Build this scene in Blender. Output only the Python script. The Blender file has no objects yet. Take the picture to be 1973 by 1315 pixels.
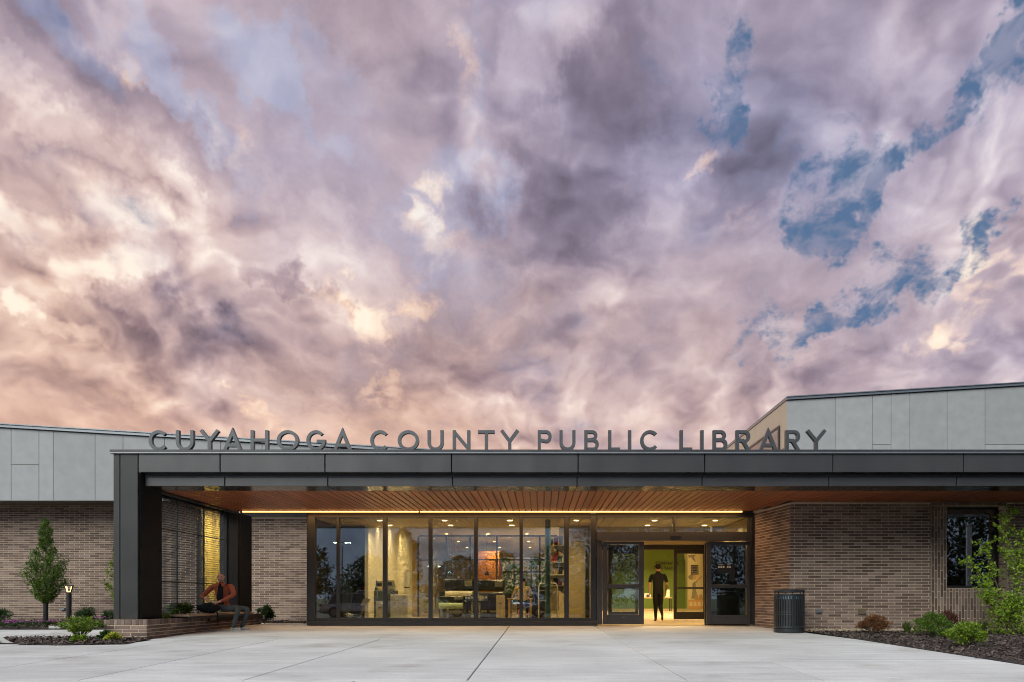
import bpy, bmesh, math, random
from mathutils import Vector, Matrix
R = math.radians
SC = bpy.context.scene
COL = SC.collection
random.seed(7)

# ------------------------------------------------------------------ camera
# photo pixels (1973 x 1315): horizon row 1153, depth vanishing column 1043, focal length 1540 px
F, CX, CY, CZ = 1540.0, 1043.0, 1153.0, 0.70
cam_data = bpy.data.cameras.new("camera")
cam = bpy.data.objects.new("camera", cam_data); COL.objects.link(cam)
cam.location = (0, 0, CZ); cam.rotation_euler = (R(90), 0, 0)
cam_data.sensor_width = 36; cam_data.lens = F / 1973 * 36
cam_data.shift_x = (986.5 - CX) / 1973; cam_data.shift_y = (CY - 657.5) / 1973
cam_data.clip_start = 0.05; cam_data.clip_end = 4000
SC.camera = cam
SC.view_settings.view_transform = 'Standard'; SC.view_settings.look = 'None'
SC.view_settings.exposure = 1.1; SC.view_settings.gamma = 1.0
SC.cycles.max_bounces = 8; SC.cycles.transparent_max_bounces = 16
SC.cycles.glossy_bounces = 4; SC.cycles.diffuse_bounces = 3
SC.cycles.caustics_reflective = False; SC.cycles.caustics_refractive = False
SC.cycles.sample_clamp_indirect = 6; SC.cycles.filter_width = 1.05
SC.cycles.use_adaptive_sampling = True; SC.cycles.adaptive_threshold = 0.015; SC.cycles.adaptive_min_samples = 12

def lin(r, g, b):                       # sRGB 0-255 -> linear
    f = lambda c: (c / 12.92) if c <= 0.04045 else ((c + 0.055) / 1.055) ** 2.4
    return (f(r / 255), f(g / 255), f(b / 255))

# ------------------------------------------------------------------ world: dusk sky with a broken cloud deck
class NT:                               # tiny helper to write node trees
    def __init__(s, tree): s.t = tree; s.n = tree.nodes; s.l = tree.links
    def put(s, sock, v):
        if hasattr(v, 'is_linked') or isinstance(v, bpy.types.NodeSocket): s.l.new(v, sock)
        elif v is not None:
            if sock.type == 'RGBA' and len(v) == 3: v = (*v, 1)
            sock.default_value = v
    def m(s, op, a, b=None, c=None, clamp=False):
        n = s.n.new('ShaderNodeMath'); n.operation = op; n.use_clamp = clamp
        for i, v in enumerate((a, b, c)):
            if v is not None: s.put(n.inputs[i], v)
        return n.outputs[0]
    def v(s, op, a, b=None, scale=None):
        n = s.n.new('ShaderNodeVectorMath'); n.operation = op
        s.put(n.inputs[0], a)
        if b is not None: s.put(n.inputs[1], b)
        if scale is not None: s.put(n.inputs['Scale'], scale)
        return n.outputs['Value'] if op in ('LENGTH', 'DOT_PRODUCT', 'DISTANCE') else n.outputs['Vector']
    def xyz(s, x, y, z=0.0):
        n = s.n.new('ShaderNodeCombineXYZ')
        for i, q in enumerate((x, y, z)): s.put(n.inputs[i], q)
        return n.outputs[0]
    def sep(s, v):
        n = s.n.new('ShaderNodeSeparateXYZ'); s.put(n.inputs[0], v); return n.outputs
    def noise(s, vec, scale, detail=6.0, rough=0.55, dist=0.0, lac=2.0, color=False, dim='3D'):
        n = s.n.new('ShaderNodeTexNoise'); n.noise_dimensions = dim; s.put(n.inputs['Vector'], vec)
        for k, q in (('Scale', scale), ('Detail', detail), ('Roughness', rough), ('Distortion', dist), ('Lacunarity', lac)):
            n.inputs[k].default_value = q
        return n.outputs['Color' if color else 0]
    def ramp(s, f, stops, interp='LINEAR'):
        n = s.n.new('ShaderNodeValToRGB'); s.put(n.inputs[0], f); e = n.color_ramp.elements
        n.color_ramp.interpolation = interp
        while len(e) < len(stops): e.new(0.5)
        for el, (p, c) in zip(e, stops): el.position = p; el.color = (*c, 1) if len(c) == 3 else c
        return n.outputs[0]
    def rng(s, v, a, b, c=0.0, d=1.0, smooth=True):
        n = s.n.new('ShaderNodeMapRange'); n.interpolation_type = 'SMOOTHSTEP' if smooth else 'LINEAR'
        for i, q in enumerate((v, a, b, c, d)): s.put(n.inputs[i], q)
        return n.outputs[0]
    def mix(s, f, a, b, mode='MIX'):
        n = s.n.new('ShaderNodeMix'); n.data_type = 'RGBA'; n.blend_type = mode
        s.put(n.inputs[0], f); s.put(n.inputs[6], a); s.put(n.inputs[7], b)
        return n.outputs[2]
    def node(s, kind, **kw):
        n = s.n.new(kind)
        for k, q in kw.items(): setattr(n, k, q)
        return n

SUN_ELEV, SUN_AZ = R(35), R(-152)       # soft light from behind and left of the camera
world = bpy.data.worlds.new("World"); SC.world = world; world.use_nodes = True
world.node_tree.nodes.clear()
world.cycles.sampling_method = 'MANUAL'; world.cycles.sample_map_resolution = 128
W = NT(world.node_tree)

def build_sky():
    D = W.node('ShaderNodeTexCoord').outputs['Generated']
    x, y, z = W.sep(D)
    hyp = W.m('SQRT', W.m('ADD', W.m('MULTIPLY', x, x), W.m('MULTIPLY', y, y)))
    az = W.m('ARCTAN2', x, y); el = W.m('ARCTAN2', z, hyp)
    zc = W.m('ADD', W.m('MAXIMUM', z, 0.0), 0.44)
    px, py = W.m('DIVIDE', x, zc), W.m('DIVIDE', y, zc)
    P = W.xyz(W.m('ADD', W.m('MULTIPLY', px, 1.75), 3.7), W.m('ADD', W.m('MULTIPLY', py, 1.55), 1.9), 0.35)
    warp = W.v('SUBTRACT', W.noise(P, 1.6, 4, 0.6, color=True, dim='2D'), (0.5, 0.5, 0.5))
    Pw = W.v('ADD', P, W.v('SCALE', warp, scale=0.20))
    AE = W.xyz(az, el, 1.0)
    fine = W.v('SUBTRACT', W.noise(AE, 7.5, 5, 0.64, color=True, dim='2D'), (0.5, 0.5, 0.5))
    fine = W.v('MULTIPLY', fine, (0.20, 0.15, 0.0))
    AEw = W.v('ADD', AE, fine)

    def blobs(lst, coord):
        tot = None
        for (bx, by, ra, rb, rot, wt) in lst:
            tx, tz = (bx - CX) / F, (CY - by) / F
            a = math.atan(tx); e = math.atan(tz / math.sqrt(1 + tx * tx))
            sa, sb = ra / F * math.cos(a) ** 1.5, rb / F * math.cos(e) ** 1.5
            c, n_ = math.cos(R(rot)), math.sin(R(rot))
            u = W.v('DOT_PRODUCT', coord, (c / sa, n_ / sa, -(c * a + n_ * e) / sa))
            w = W.v('DOT_PRODUCT', coord, (-n_ / sb, c / sb, -(c * e - n_ * a) / sb))
            q = W.m('SUBTRACT', 1.0, W.m('MULTIPLY_ADD', u, u, W.m('MULTIPLY', w, w)), clamp=True)
            tot = W.m('MULTIPLY', q, wt) if tot is None else W.m('MULTIPLY_ADD', q, wt, tot)
        return tot
    # clear-air openings of the deck (px centre, radii, tilt, weight)
    gaps = blobs([(1375, 245, 95, 75, 40, 1.3), (1400, 120, 55, 120, -10, 0.75), (1445, 95, 45, 60, -20, .7), (1645, 375, 150, 105, 35, 1.35),
                  (1620, 470, 75, 85, 60, 1.0), (1770, 290, 170, 50, 48, 1.0), (1900, 130, 160, 70, 35, 1.15), (1950, 40, 70, 50, 40, .9),
                  (1720, 545, 150, 55, 25, 1.05), (1850, 500, 150, 50, 25, 1.0), (1940, 455, 70, 45, 40, .9), (1600, 590, 110, 42, 15, .95), (1500, 635, 120, 38, 8, .9),
                  (1430, 605, 70, 30, 10, .7), (1275, 405, 40, 40, 0, .8), (1590, 245, 110, 28, 25, .55)], AEw)
    thin = blobs([(380, 210, 260, 60, -48, .9), (500, 110, 130, 70, -30, .8), (560, 240, 160, 70, -45, .7), (900, 360, 110, 130, 60, .95), (930, 150, 60, 170, 5, .8),
                  (700, 310, 240, 80, -35, .6), (130, 40, 190, 60, -40, .7), (780, 480, 140, 70, -20, .55), (640, 130, 120, 60, -10, .5), (990, 40, 120, 60, 0, .3), (1250, 480, 200, 80, 20, .2)], AEw)
    dark = blobs([(1090, 330, 270, 200, 65, 1.0), (1020, 410, 170, 90, 20, .45), (300, 655, 190, 95, -15, 1.15), (380, 610, 110, 40, -18, .9), (250, 760, 260, 70, 0, .5), (190, 150, 260, 70, -35, .75),
                  (60, 120, 140, 60, -20, .5), (330, 250, 260, 70, -30, .6), (570, 560, 90, 28, -35, .9), (1230, 150, 220, 200, 60, .62), (1560, 110, 320, 220, 40, .85), (1420, 380, 160, 120, 40, .5),
                  (860, 590, 110, 90, 40, .55), (1000, 660, 300, 60, 5, .45), (730, 730, 120, 100, 30, .5), (200, 330, 320, 50, -25, .3), (60, 360, 200, 70, -30, .3),
                  (800, 40, 260, 90, 0, .35), (520, 640, 240, 40, -10, .25), (1780, 620, 160, 50, 15, .35), (1540, 700, 130, 40, 10, .45), (900, 740, 200, 60, 0, .3), (1300, 620, 240, 90, 10, .25), (650, 420, 170, 80, -30, .25)], AEw)
    light = blobs([(60, 420, 240, 50, -20, 1.1), (260, 500, 190, 70, -45, 1.1), (330, 360, 60, 170, 30, .7), (130, 250, 240, 30, -26, .6), (620, 490, 200, 90, -35, .55), (420, 480, 150, 100, -40, .5),
                   (80, 622, 150, 36, -12, .95), (640, 590, 140, 60, -20, .45), (470, 770, 200, 40, 5, .5), (330, 740, 150, 40, 10, .4), (560, 830, 160, 40, 0, .5), (1380, 490, 200, 60, 20, .25), (1850, 440, 260, 90, 30, .5), (1900, 560, 200, 70, 20, .55), (1800, 660, 160, 60, 20, .45),
                   (1040, 110, 140, 90, 60, .26), (1080, 60, 140, 80, 60, .18), (250, 90, 140, 40, -40, .3), (1930, 250, 120, 80, 40, .4), (1200, 780, 320, 60, 0, .35), (860, 800, 300, 50, 0, .3), (1050, 560, 160, 60, 0, .2), (30, 540, 200, 60, -15, .4)], AEw)
    puff = blobs([(845, 410, 60, 60, 60, 1.1), (850, 460, 90, 80, 30, .75), (780, 590, 55, 60, 0, .9), (700, 610, 70, 50, 0, .5), (750, 725, 40, 38, 0, .95), (710, 745, 40, 30, 0, .8), (252, 145, 60, 45, 0, .55),
                  (440, 785, 45, 30, 0, .8), (1335, 330, 45, 25, 15, .8), (1840, 640, 70, 50, 20, .75), (1790, 650, 50, 40, 0, .5), (520, 810, 60, 30, 0, .7), (640, 600, 50, 30, 0, .5),
                  (1880, 500, 70, 40, 25, .55), (1940, 530, 80, 50, 30, .65), (900, 105, 40, 60, 20, .55), (430, 250, 50, 60, -30, .45), (75, 620, 70, 26, 0, .7), (1440, 430, 60, 40, 0, .35)], AEw)

    # lumpy (cumulus-like) relief: rounded cells of two sizes on top of fractal noise, lit from the afterglow side
    def lump(vec, scale, detail=2.0):
        n = W.node('ShaderNodeTexVoronoi', voronoi_dimensions='2D', feature='SMOOTH_F1', normalize=False)
        W.put(n.inputs['Vector'], vec); n.inputs['Scale'].default_value = scale; n.inputs['Detail'].default_value = detail; n.inputs['Roughness'].default_value = 0.5; n.inputs['Smoothness'].default_value = 0.35
        return n.outputs['Distance']
    h1 = W.noise(Pw, 2.0, 6, 0.56, dim='2D'); h2 = W.noise(W.v('ADD', Pw, (-0.085, 0.06, 0.0)), 2.0, 4, 0.56, dim='2D')
    relief = W.m('SUBTRACT', h1, h2)
    f1 = W.noise(Pw, 6.5, 6, 0.66, dim='2D')
    Pl = W.v('ADD', Pw, W.v('SCALE', warp, scale=0.25))
    l1 = lump(Pl, 5.2); l2 = lump(W.v('ADD', Pl, (-0.045, 0.05, 0)), 5.2)
    relief2 = W.m('SUBTRACT', l2, l1)
    broad = W.noise(Pw, 0.95, 3, 0.55, dim='2D')
    lumpy = W.rng(W.noise(P, 1.3, 2, 0.5, dim='2D'), 0.38, 0.62, 0.25, 1.0)     # where the deck breaks into heaps
    # coverage of the deck
    cov = W.m('SUBTRACT', W.m('ADD', W.m('MULTIPLY', h1, 0.9), 0.34), W.m('MULTIPLY', gaps, 0.47))
    cov = W.m('ADD', cov, W.m('MULTIPLY', W.m('SUBTRACT', f1, 0.5), 1.15))
    open_ = W.rng(cov, 0.60, 0.06)                      # 1 in clear air
    thin_a = W.rng(W.m('ADD', thin, W.m('MULTIPLY', W.m('SUBTRACT', h1, 0.5), -2.2)), 0.05, 1.0)
    thin_a = W.m('MULTIPLY', thin_a, 0.54)
    # tone of the clouds
    t = W.m('MULTIPLY_ADD', relief, 0.42, 0.52)
    t = W.m('MULTIPLY_ADD', W.m('MULTIPLY', relief2, lumpy), 0.46, t)
    t = W.m('MULTIPLY_ADD', W.m('SUBTRACT', broad, 0.5), 0.36, t)
    t = W.m('MULTIPLY_ADD', W.m('SUBTRACT', f1, 0.5), 0.34, t)
    t = W.m('MULTIPLY_ADD', dark, -0.275, t)
    t = W.m('MULTIPLY_ADD', light, 0.30, t)
    pf = W.m('MULTIPLY', puff, W.rng(W.m('MULTIPLY_ADD', relief2, 0.8, f1), 0.30, 0.62))
    t = W.m('MULTIPLY_ADD', pf, 0.24, t)
    edge = W.rng(cov, 0.36, 0.60, 1.0, 0.0)             # thin edges round the openings glow a little
    t = W.m('ADD', t, W.m('MULTIPLY', edge, 0.06), clamp=True)
    cool = W.ramp(t, [(0.0, lin(104, 99, 118)), (0.25, lin(132, 127, 152)), (0.50, lin(165, 158, 182)), (0.72, lin(194, 187, 206)), (0.90, lin(224, 216, 226)), (1.0, lin(248, 236, 230))])
    warm = W.ramp(t, [(0.0, lin(124, 101, 104)), (0.25, lin(164, 134, 130)), (0.50, lin(208, 174, 160)), (0.72, lin(234, 202, 184)), (0.90, lin(252, 230, 210)), (1.0, lin(255, 240, 220))])
    low = W.rng(el, R(32), R(5))
    left = W.rng(az, R(26), R(-34))
    wf = W.m('ADD', W.m('MULTIPLY', low, 0.72), W.m('MULTIPLY', left, 0.42))
    wf = W.m('MULTIPLY_ADD', pf, 0.8, wf)
    wf = W.m('ADD', wf, W.m('MULTIPLY', W.m('SUBTRACT', W.noise(Pw, 1.4, 3, 0.5, dim='2D'), 0.5), 1.1), clamp=True)
    back = W.rng(y, 0.25, -0.45)                        # away from the afterglow the deck turns blue-grey
    fwd = W.m('SUBTRACT', 1.0, back)
    wf = W.m('MULTIPLY', wf, fwd)
    cloud = W.mix(wf, cool, warm)
    peach = W.m('MULTIPLY', W.rng(el, R(17), R(4)), W.m('MULTIPLY', W.rng(az, R(36), R(-30)), fwd))
    cloud = W.mix(W.m('MULTIPLY', peach, 0.6), cloud, W.mix(1.0, cloud, (1.10, 0.88, 0.74), 'MULTIPLY'))
    cloud = W.mix(W.m('MULTIPLY', thin_a, fwd), cloud, W.ramp(t, [(0, lin(132, 146, 186)), (0.5, lin(174, 186, 216)), (1, lin(222, 228, 240))]))
    cloud = W.mix(W.m('MULTIPLY', back, 0.85), cloud, W.mix(1.0, cloud, (0.66, 0.96, 1.00), 'MULTIPLY'))
    # clear air: physical sky at a low sun, dimmed to the photograph's exposure
    sk = W.node('ShaderNodeTexSky', sky_type='NISHITA', sun_disc=False)
    sk.sun_elevation = SUN_ELEV; sk.sun_rotation = SUN_AZ
    sk.altitude = 200; sk.air_density = 1.0; sk.dust_density = 0.6
    clear = W.mix(1.0, sk.outputs[0], (0.055, 0.053, 0.052), 'MULTIPLY')
    clear = W.mix(0.82, clear, lin(82, 114, 152))
    clear = W.mix(W.rng(el, R(14), R(2)), clear, lin(205, 180, 175))
    out = W.mix(W.m('MULTIPLY', open_, W.rng(W.noise(Pw, 13.0, 3, 0.6, dim='2D'), 0.35, 0.65, 0.97, 0.62)), cloud, clear)
    out = W.mix(W.rng(z, 0.0, -0.03), out, (0.16, 0.15, 0.15))
    bg = W.node('ShaderNodeBackground'); W.put(bg.inputs[0], out); bg.inputs[1].default_value = 0.49
    W.l.new(bg.outputs[0], W.node('ShaderNodeOutputWorld').inputs[0])
build_sky()

sun_data = bpy.data.lights.new("sun", 'SUN'); sun = bpy.data.objects.new("sun", sun_data); COL.objects.link(sun)
sun_data.energy = 1.5; sun_data.angle = R(42); sun_data.color = (0.97, 1.0, 0.95)
_d = Vector((math.sin(SUN_AZ) * math.cos(SUN_ELEV), math.cos(SUN_AZ) * math.cos(SUN_ELEV), math.sin(SUN_ELEV)))
sun.rotation_euler = _d.to_track_quat('Z', 'Y').to_euler()

# ------------------------------------------------------------------ helpers
def at(px, py, Y): return Vector(((px - CX) * Y / F, Y, CZ + (CY - py) * Y / F))
def gx(px, Y): return (px - CX) * Y / F
def gz(py, Y): return CZ + (CY - py) * Y / F
def ground_z(Y): return -0.016 * (20.3 - max(min(Y, 20.3), -4.0))      # the plaza falls gently away from the doors
def on_ground(px, py):
    Y = (CZ + 0.3248) / ((py - CY) / F + 0.016); return Vector((gx(px, Y), Y, ground_z(Y)))

def tag(o, label=None, cat=None, group=None, kind=None):
    if label: o['label'] = label
    if cat: o['category'] = cat
    if group: o['group'] = group
    if kind: o['kind'] = kind
    return o
def empty(name, loc=(0, 0, 0), rz=0.0, parent=None):
    o = bpy.data.objects.new(name, None); COL.objects.link(o); o.location = loc; o.rotation_euler = (0, 0, rz)
    o.empty_display_size = 0.1
    if parent: o.parent = parent
    return o
def link(name, me, mat=None, parent=None, loc=None):
    o = bpy.data.objects.new(name, me); COL.objects.link(o)
    if mat is not None and not me.materials:
        me.materials.append(mat)
    if parent is not None: o.parent = parent
    if loc is not None: o.location = loc
    return o
def copy_tree(o, parent=None):
    c = o.copy(); COL.objects.link(c); c.parent = parent
    for ch in o.children: copy_tree(ch, c)
    return c

class MB:
    """collects simple shapes, builds ONE mesh object"""
    def __init__(s): s.v = []; s.f = []
    def add(s, vs, fs):
        o = len(s.v); s.v += [tuple(q) for q in vs]; s.f += [tuple(i + o for i in f) for f in fs]; return s
    def box(s, x0, x1, y0, y1, z0, z1):
        return s.add([(x0, y0, z0), (x1, y0, z0), (x1, y1, z0), (x0, y1, z0), (x0, y0, z1), (x1, y0, z1), (x1, y1, z1), (x0, y1, z1)],
                     [(0, 3, 2, 1), (4, 5, 6, 7), (0, 1, 5, 4), (1, 2, 6, 5), (2, 3, 7, 6), (3, 0, 4, 7)])
    def cbox(s, x0, x1, y0, y1, z0, z1, b=0.004):
        """box with chamfered edges"""
        bm = bmesh.new(); bmesh.ops.create_cube(bm, size=1.0)
        for v in bm.verts: v.co = Vector(((x0 + x1) / 2 + v.co.x * (x1 - x0), (y0 + y1) / 2 + v.co.y * (y1 - y0), (z0 + z1) / 2 + v.co.z * (z1 - z0)))
        b = min(b, 0.45 * min(x1 - x0, y1 - y0, z1 - z0))
        bmesh.ops.bevel(bm, geom=bm.edges[:], offset=b, segments=1, affect='EDGES')
        return s.bm(bm)
    def bm(s, bm, M=None):
        bm.verts.index_update(); vs = [(M @ v.co if M else v.co.copy()) for v in bm.verts]
        s.add(vs, [[v.index for v in f.verts] for f in bm.faces]); bm.free(); return s
    def quad(s, a, b, c, d): return s.add([a, b, c, d], [(0, 1, 2, 3)])
    def prism(s, pts, y0, y1):
        """polygon in x,z extruded along y"""
        n = len(pts); vs = [(p[0], y0, p[1]) for p in pts] + [(p[0], y1, p[1]) for p in pts]
        return s.add(vs, [tuple(range(n)), tuple(range(2 * n - 1, n - 1, -1))] + [((i + 1) % n, i, i + n, (i + 1) % n + n) for i in range(n)])
    def prism_z(s, pts, z0, z1):
        n = len(pts); vs = [(p[0], p[1], z0) for p in pts] + [(p[0], p[1], z1) for p in pts]
        return s.add(vs, [tuple(range(n - 1, -1, -1)), tuple(range(n, 2 * n))] + [(i, (i + 1) % n, (i + 1) % n + n, i + n) for i in range(n)])
    def cyl(s, a, b, r0, r1=None, n=10, caps=True):
        a, b = Vector(a), Vector(b); r1 = r0 if r1 is None else r1
        d = (b - a).normalized(); u = d.orthogonal().normalized(); w = d.cross(u)
        vs = []
        for p, r in ((a, r0), (b, r1)):
            vs += [p + (u * math.cos(2 * math.pi * i / n) + w * math.sin(2 * math.pi * i / n)) * r for i in range(n)]
        fs = [(i, (i + 1) % n, (i + 1) % n + n, i + n) for i in range(n)]
        if caps: fs += [tuple(range(n - 1, -1, -1)), tuple(range(n, 2 * n))]
        return s.add(vs, fs)
    def tube(s, pts, r, n=7):
        for i in range(len(pts) - 1):
            ra = r[i] if isinstance(r, (list, tuple)) else r; rb = r[i + 1] if isinstance(r, (list, tuple)) else r
            s.cyl(pts[i], pts[i + 1], ra, rb, n, caps=True)
        return s
    def lathe(s, prof, n=16, c=(0, 0, 0)):
        vs = []; m = len(prof)
        for i in range(n):
            t = 2 * math.pi * i / n
            vs += [(c[0] + r * math.cos(t), c[1] + r * math.sin(t), c[2] + z) for r, z in prof]
        fs = [(i * m + j, ((i + 1) % n) * m + j, ((i + 1) % n) * m + j + 1, i * m + j + 1) for i in range(n) for j in range(m - 1)]
        return s.add(vs, fs)
    def ico(s, c, r, sub=1, sq=(1, 1, 1), jit=0.0):
        bm = bmesh.new(); bmesh.ops.create_icosphere(bm, subdivisions=sub, radius=1.0)
        for v in bm.verts:
            k = 1 + random.uniform(-jit, jit); v.co = Vector((c[0] + v.co.x * r * sq[0] * k, c[1] + v.co.y * r * sq[1] * k, c[2] + v.co.z * r * sq[2] * k))
        return s.bm(bm)
    def mesh(s, name, smooth=False):
        me = bpy.data.meshes.new(name); me.from_pydata(s.v, [], s.f); me.update()
        if smooth:
            me.polygons.foreach_set('use_smooth', [True] * len(me.polygons))
        return me
    def build(s, name, mat, parent=None, loc=None, smooth=False):
        return link(name, s.mesh(name, smooth), mat, parent, loc)

# ------------------------------------------------------------------ materials
MATS = {}
def pmat(name, color, rough=0.6, metal=0.0, var=0.10, scale=6.0, bump=0.0, bscale=40.0, spec=0.5, island=0.0, coat=0.0, stretch=(1, 1, 1), coords='Object', detail=5):
    m = bpy.data.materials.new(name); m.use_nodes = True; m.node_tree.nodes.clear(); T = NT(m.node_tree)
    bs = T.node('ShaderNodeBsdfPrincipled'); out = T.node('ShaderNodeOutputMaterial'); T.l.new(bs.outputs[0], out.inputs[0])
    if coords == 'World': co = T.node('ShaderNodeNewGeometry').outputs['Position']
    else: co = T.node('ShaderNodeTexCoord').outputs[coords]
    if stretch != (1, 1, 1): co = T.v('MULTIPLY', co, stretch)
    n = T.noise(co, scale, detail, 0.6)
    f = T.rng(n, 0.25, 0.75, 1 - var, 1 + var, smooth=False)
    if island:
        g = T.node('ShaderNodeNewGeometry').outputs['Random Per Island']; oi = T.node('ShaderNodeObjectInfo').outputs['Random']
        wn = T.node('ShaderNodeTexWhiteNoise', noise_dimensions='2D'); T.put(wn.inputs['Vector'], T.xyz(g, oi))
        f = T.m('MULTIPLY', f, T.rng(wn.outputs[0], 0, 1, 1 - island, 1 + island, smooth=False))
    c = T.v('SCALE', (color[0], color[1], color[2]), scale=f)
    T.put(bs.inputs['Base Color'], c)
    bs.inputs['Roughness'].default_value = rough; bs.inputs['Metallic'].default_value = metal
    bs.inputs['Specular IOR Level'].default_value = spec; bs.inputs['Coat Weight'].default_value = coat
    T.put(bs.inputs['Roughness'], T.rng(n, 0.2, 0.8, max(0.02, rough - 0.08), min(1, rough + 0.08), smooth=False))
    if bump:
        b = T.node('ShaderNodeBump'); b.inputs['Strength'].default_value = bump; b.inputs['Distance'].default_value = 0.01
        T.put(b.inputs['Height'], T.noise(co, bscale, 4, 0.6)); T.l.new(b.outputs[0], bs.inputs['Normal'])
    MATS[name] = m; return m
def emat(name, color, strength):
    m = bpy.data.materials.new(name); m.use_nodes = True; m.node_tree.nodes.clear(); T = NT(m.node_tree)
    e = T.node('ShaderNodeEmission'); e.inputs[0].default_value = (*color, 1); e.inputs[1].default_value = strength
    T.l.new(e.outputs[0], T.node('ShaderNodeOutputMaterial').inputs[0]); return m
def glass_mat(name, tint, refl=0.10, rough=0.0, wave=0.0):
    m = bpy.data.materials.new(name); m.use_nodes = True; m.node_tree.nodes.clear(); T = NT(m.node_tree)
    tr = T.node('ShaderNodeBsdfTransparent'); tr.inputs[0].default_value = (*tint, 1)
    gl = T.node('ShaderNodeBsdfGlossy'); gl.inputs['Roughness'].default_value = rough; gl.inputs[0].default_value = (0.95, 0.97, 1, 1)
    fr = T.node('ShaderNodeFresnel'); fr.inputs[0].default_value = 1.5
    if wave:
        b = T.node('ShaderNodeBump'); b.inputs['Strength'].default_value = wave; b.inputs['Distance'].default_value = 0.02
        co = T.v('MULTIPLY', T.node('ShaderNodeNewGeometry').outputs['Position'], (0.8, 0.8, 0.9))
        T.put(b.inputs['Height'], T.noise(co, 1.0, 1, 0.4)); T.l.new(b.outputs[0], gl.inputs['Normal'])
    mx = T.node('ShaderNodeMixShader'); T.put(mx.inputs[0], T.m('ADD', fr.outputs[0], refl, clamp=True))
    T.l.new(tr.outputs[0], mx.inputs[1]); T.l.new(gl.outputs[0], mx.inputs[2])
    T.l.new(mx.outputs[0], T.node('ShaderNodeOutputMaterial').inputs[0]); return m
def leaf_mat(name, color, color2, trans=0.25):
    m = bpy.data.materials.new(name); m.use_nodes = True; m.node_tree.nodes.clear(); T = NT(m.node_tree)
    rnd = T.node('ShaderNodeNewGeometry').outputs['Random Per Island']
    c = T.mix(T.m('POWER', rnd, 1.4), color, color2)
    bs = T.node('ShaderNodeBsdfPrincipled'); T.put(bs.inputs['Base Color'], c); bs.inputs['Roughness'].default_value = 0.5
    tl = T.node('ShaderNodeBsdfTranslucent'); T.put(tl.inputs[0], c)
    mx = T.node('ShaderNodeMixShader'); mx.inputs[0].default_value = trans
    T.l.new(bs.outputs[0], mx.inputs[1]); T.l.new(tl.outputs[0], mx.inputs[2])
    T.l.new(mx.outputs[0], T.node('ShaderNodeOutputMaterial').inputs[0]); return m

def brick_mat(name, base, light):
    m = bpy.data.materials.new(name); m.use_nodes = True; m.node_tree.nodes.clear(); T = NT(m.node_tree)
    bs = T.node('ShaderNodeBsdfPrincipled'); out = T.node('ShaderNodeOutputMaterial'); T.l.new(bs.outputs[0], out.inputs[0])
    geo = T.node('ShaderNodeNewGeometry')
    wn = T.node('ShaderNodeTexWhiteNoise', noise_dimensions='2D')
    T.put(wn.inputs['Vector'], T.xyz(geo.outputs['Random Per Island'], T.node('ShaderNodeObjectInfo').outputs['Random']))
    pos = geo.outputs['Position']
    streak = T.noise(T.v('MULTIPLY', pos, (14, 14, 70)), 1.0, 4, 0.65)
    patch = T.noise(pos, 1.3, 4, 0.6)
    f = T.m('ADD', T.m('MULTIPLY', wn.outputs[0], 0.75), T.m('MULTIPLY', T.m('SUBTRACT', streak, 0.5), 0.55))
    f = T.m('ADD', f, T.m('MULTIPLY', T.m('SUBTRACT', patch, 0.5), 0.75), clamp=True)
    dk = tuple(q * 0.62 for q in base)
    c = T.ramp(f, [(0.0, dk), (0.35, base), (0.75, tuple((a + b) / 2 for a, b in zip(base, light))), (1.0, light)])
    T.put(bs.inputs['Base Color'], c); bs.inputs['Roughness'].default_value = 0.85; bs.inputs['Specular IOR Level'].default_value = 0.3
    b = T.node('ShaderNodeBump'); b.inputs['Strength'].default_value = 0.5; b.inputs['Distance'].default_value = 0.004
    T.put(b.inputs['Height'], T.noise(pos, 90.0, 3, 0.6)); T.l.new(b.outputs[0], bs.inputs['Normal'])
    return m

M_BRICK = brick_mat('brown_brick', (0.182, 0.124, 0.100), (0.37, 0.275, 0.218))
M_MORTAR = pmat('mortar', (0.61, 0.475, 0.335), 0.9, var=0.14, scale=9, bump=0.5, bscale=120, coords='World')
M_DARK = pmat('dark_bronze_metal', (0.032, 0.030, 0.029), 0.42, 0.35, var=0.09, scale=2, spec=0.5, bump=0.10, bscale=2.2)
M_DARK2 = pmat('charcoal_metal_fascia', (0.070, 0.067, 0.066), 0.34, 0.45, var=0.12, scale=1.6, bump=0.10, bscale=2.2, stretch=(1, 1, 0.4))
M_BLACK = pmat('black_metal', (0.016, 0.016, 0.017), 0.45, 0.2, var=0.1)
M_PIERS = pmat('matt_black_panel', (0.012, 0.011, 0.011), 0.7, 0.0, var=0.1, spec=0.15)
M_FRAME = pmat('bronze_window_frame', (0.030, 0.027, 0.025), 0.4, 0.3, var=0.08)
M_DOORF = pmat('bronze_door_frame', (0.052, 0.047, 0.044), 0.42, 0.3, var=0.08)
M_COPING = pmat('grey_coping_metal', (0.24, 0.25, 0.26), 0.35, 0.6, var=0.05)
M_PANEL = pmat('grey_fibre_cement', (0.318, 0.318, 0.316), 0.8, var=0.10, scale=3.2, bump=0.12, bscale=200, island=0.05, detail=8, coords='World')
M_WARM_STUCCO = pmat('sunset_warmed_render', (0.46, 0.36, 0.27), 0.85, var=0.05, scale=2)  # warm sunset light on the side face is put into this tan
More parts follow.
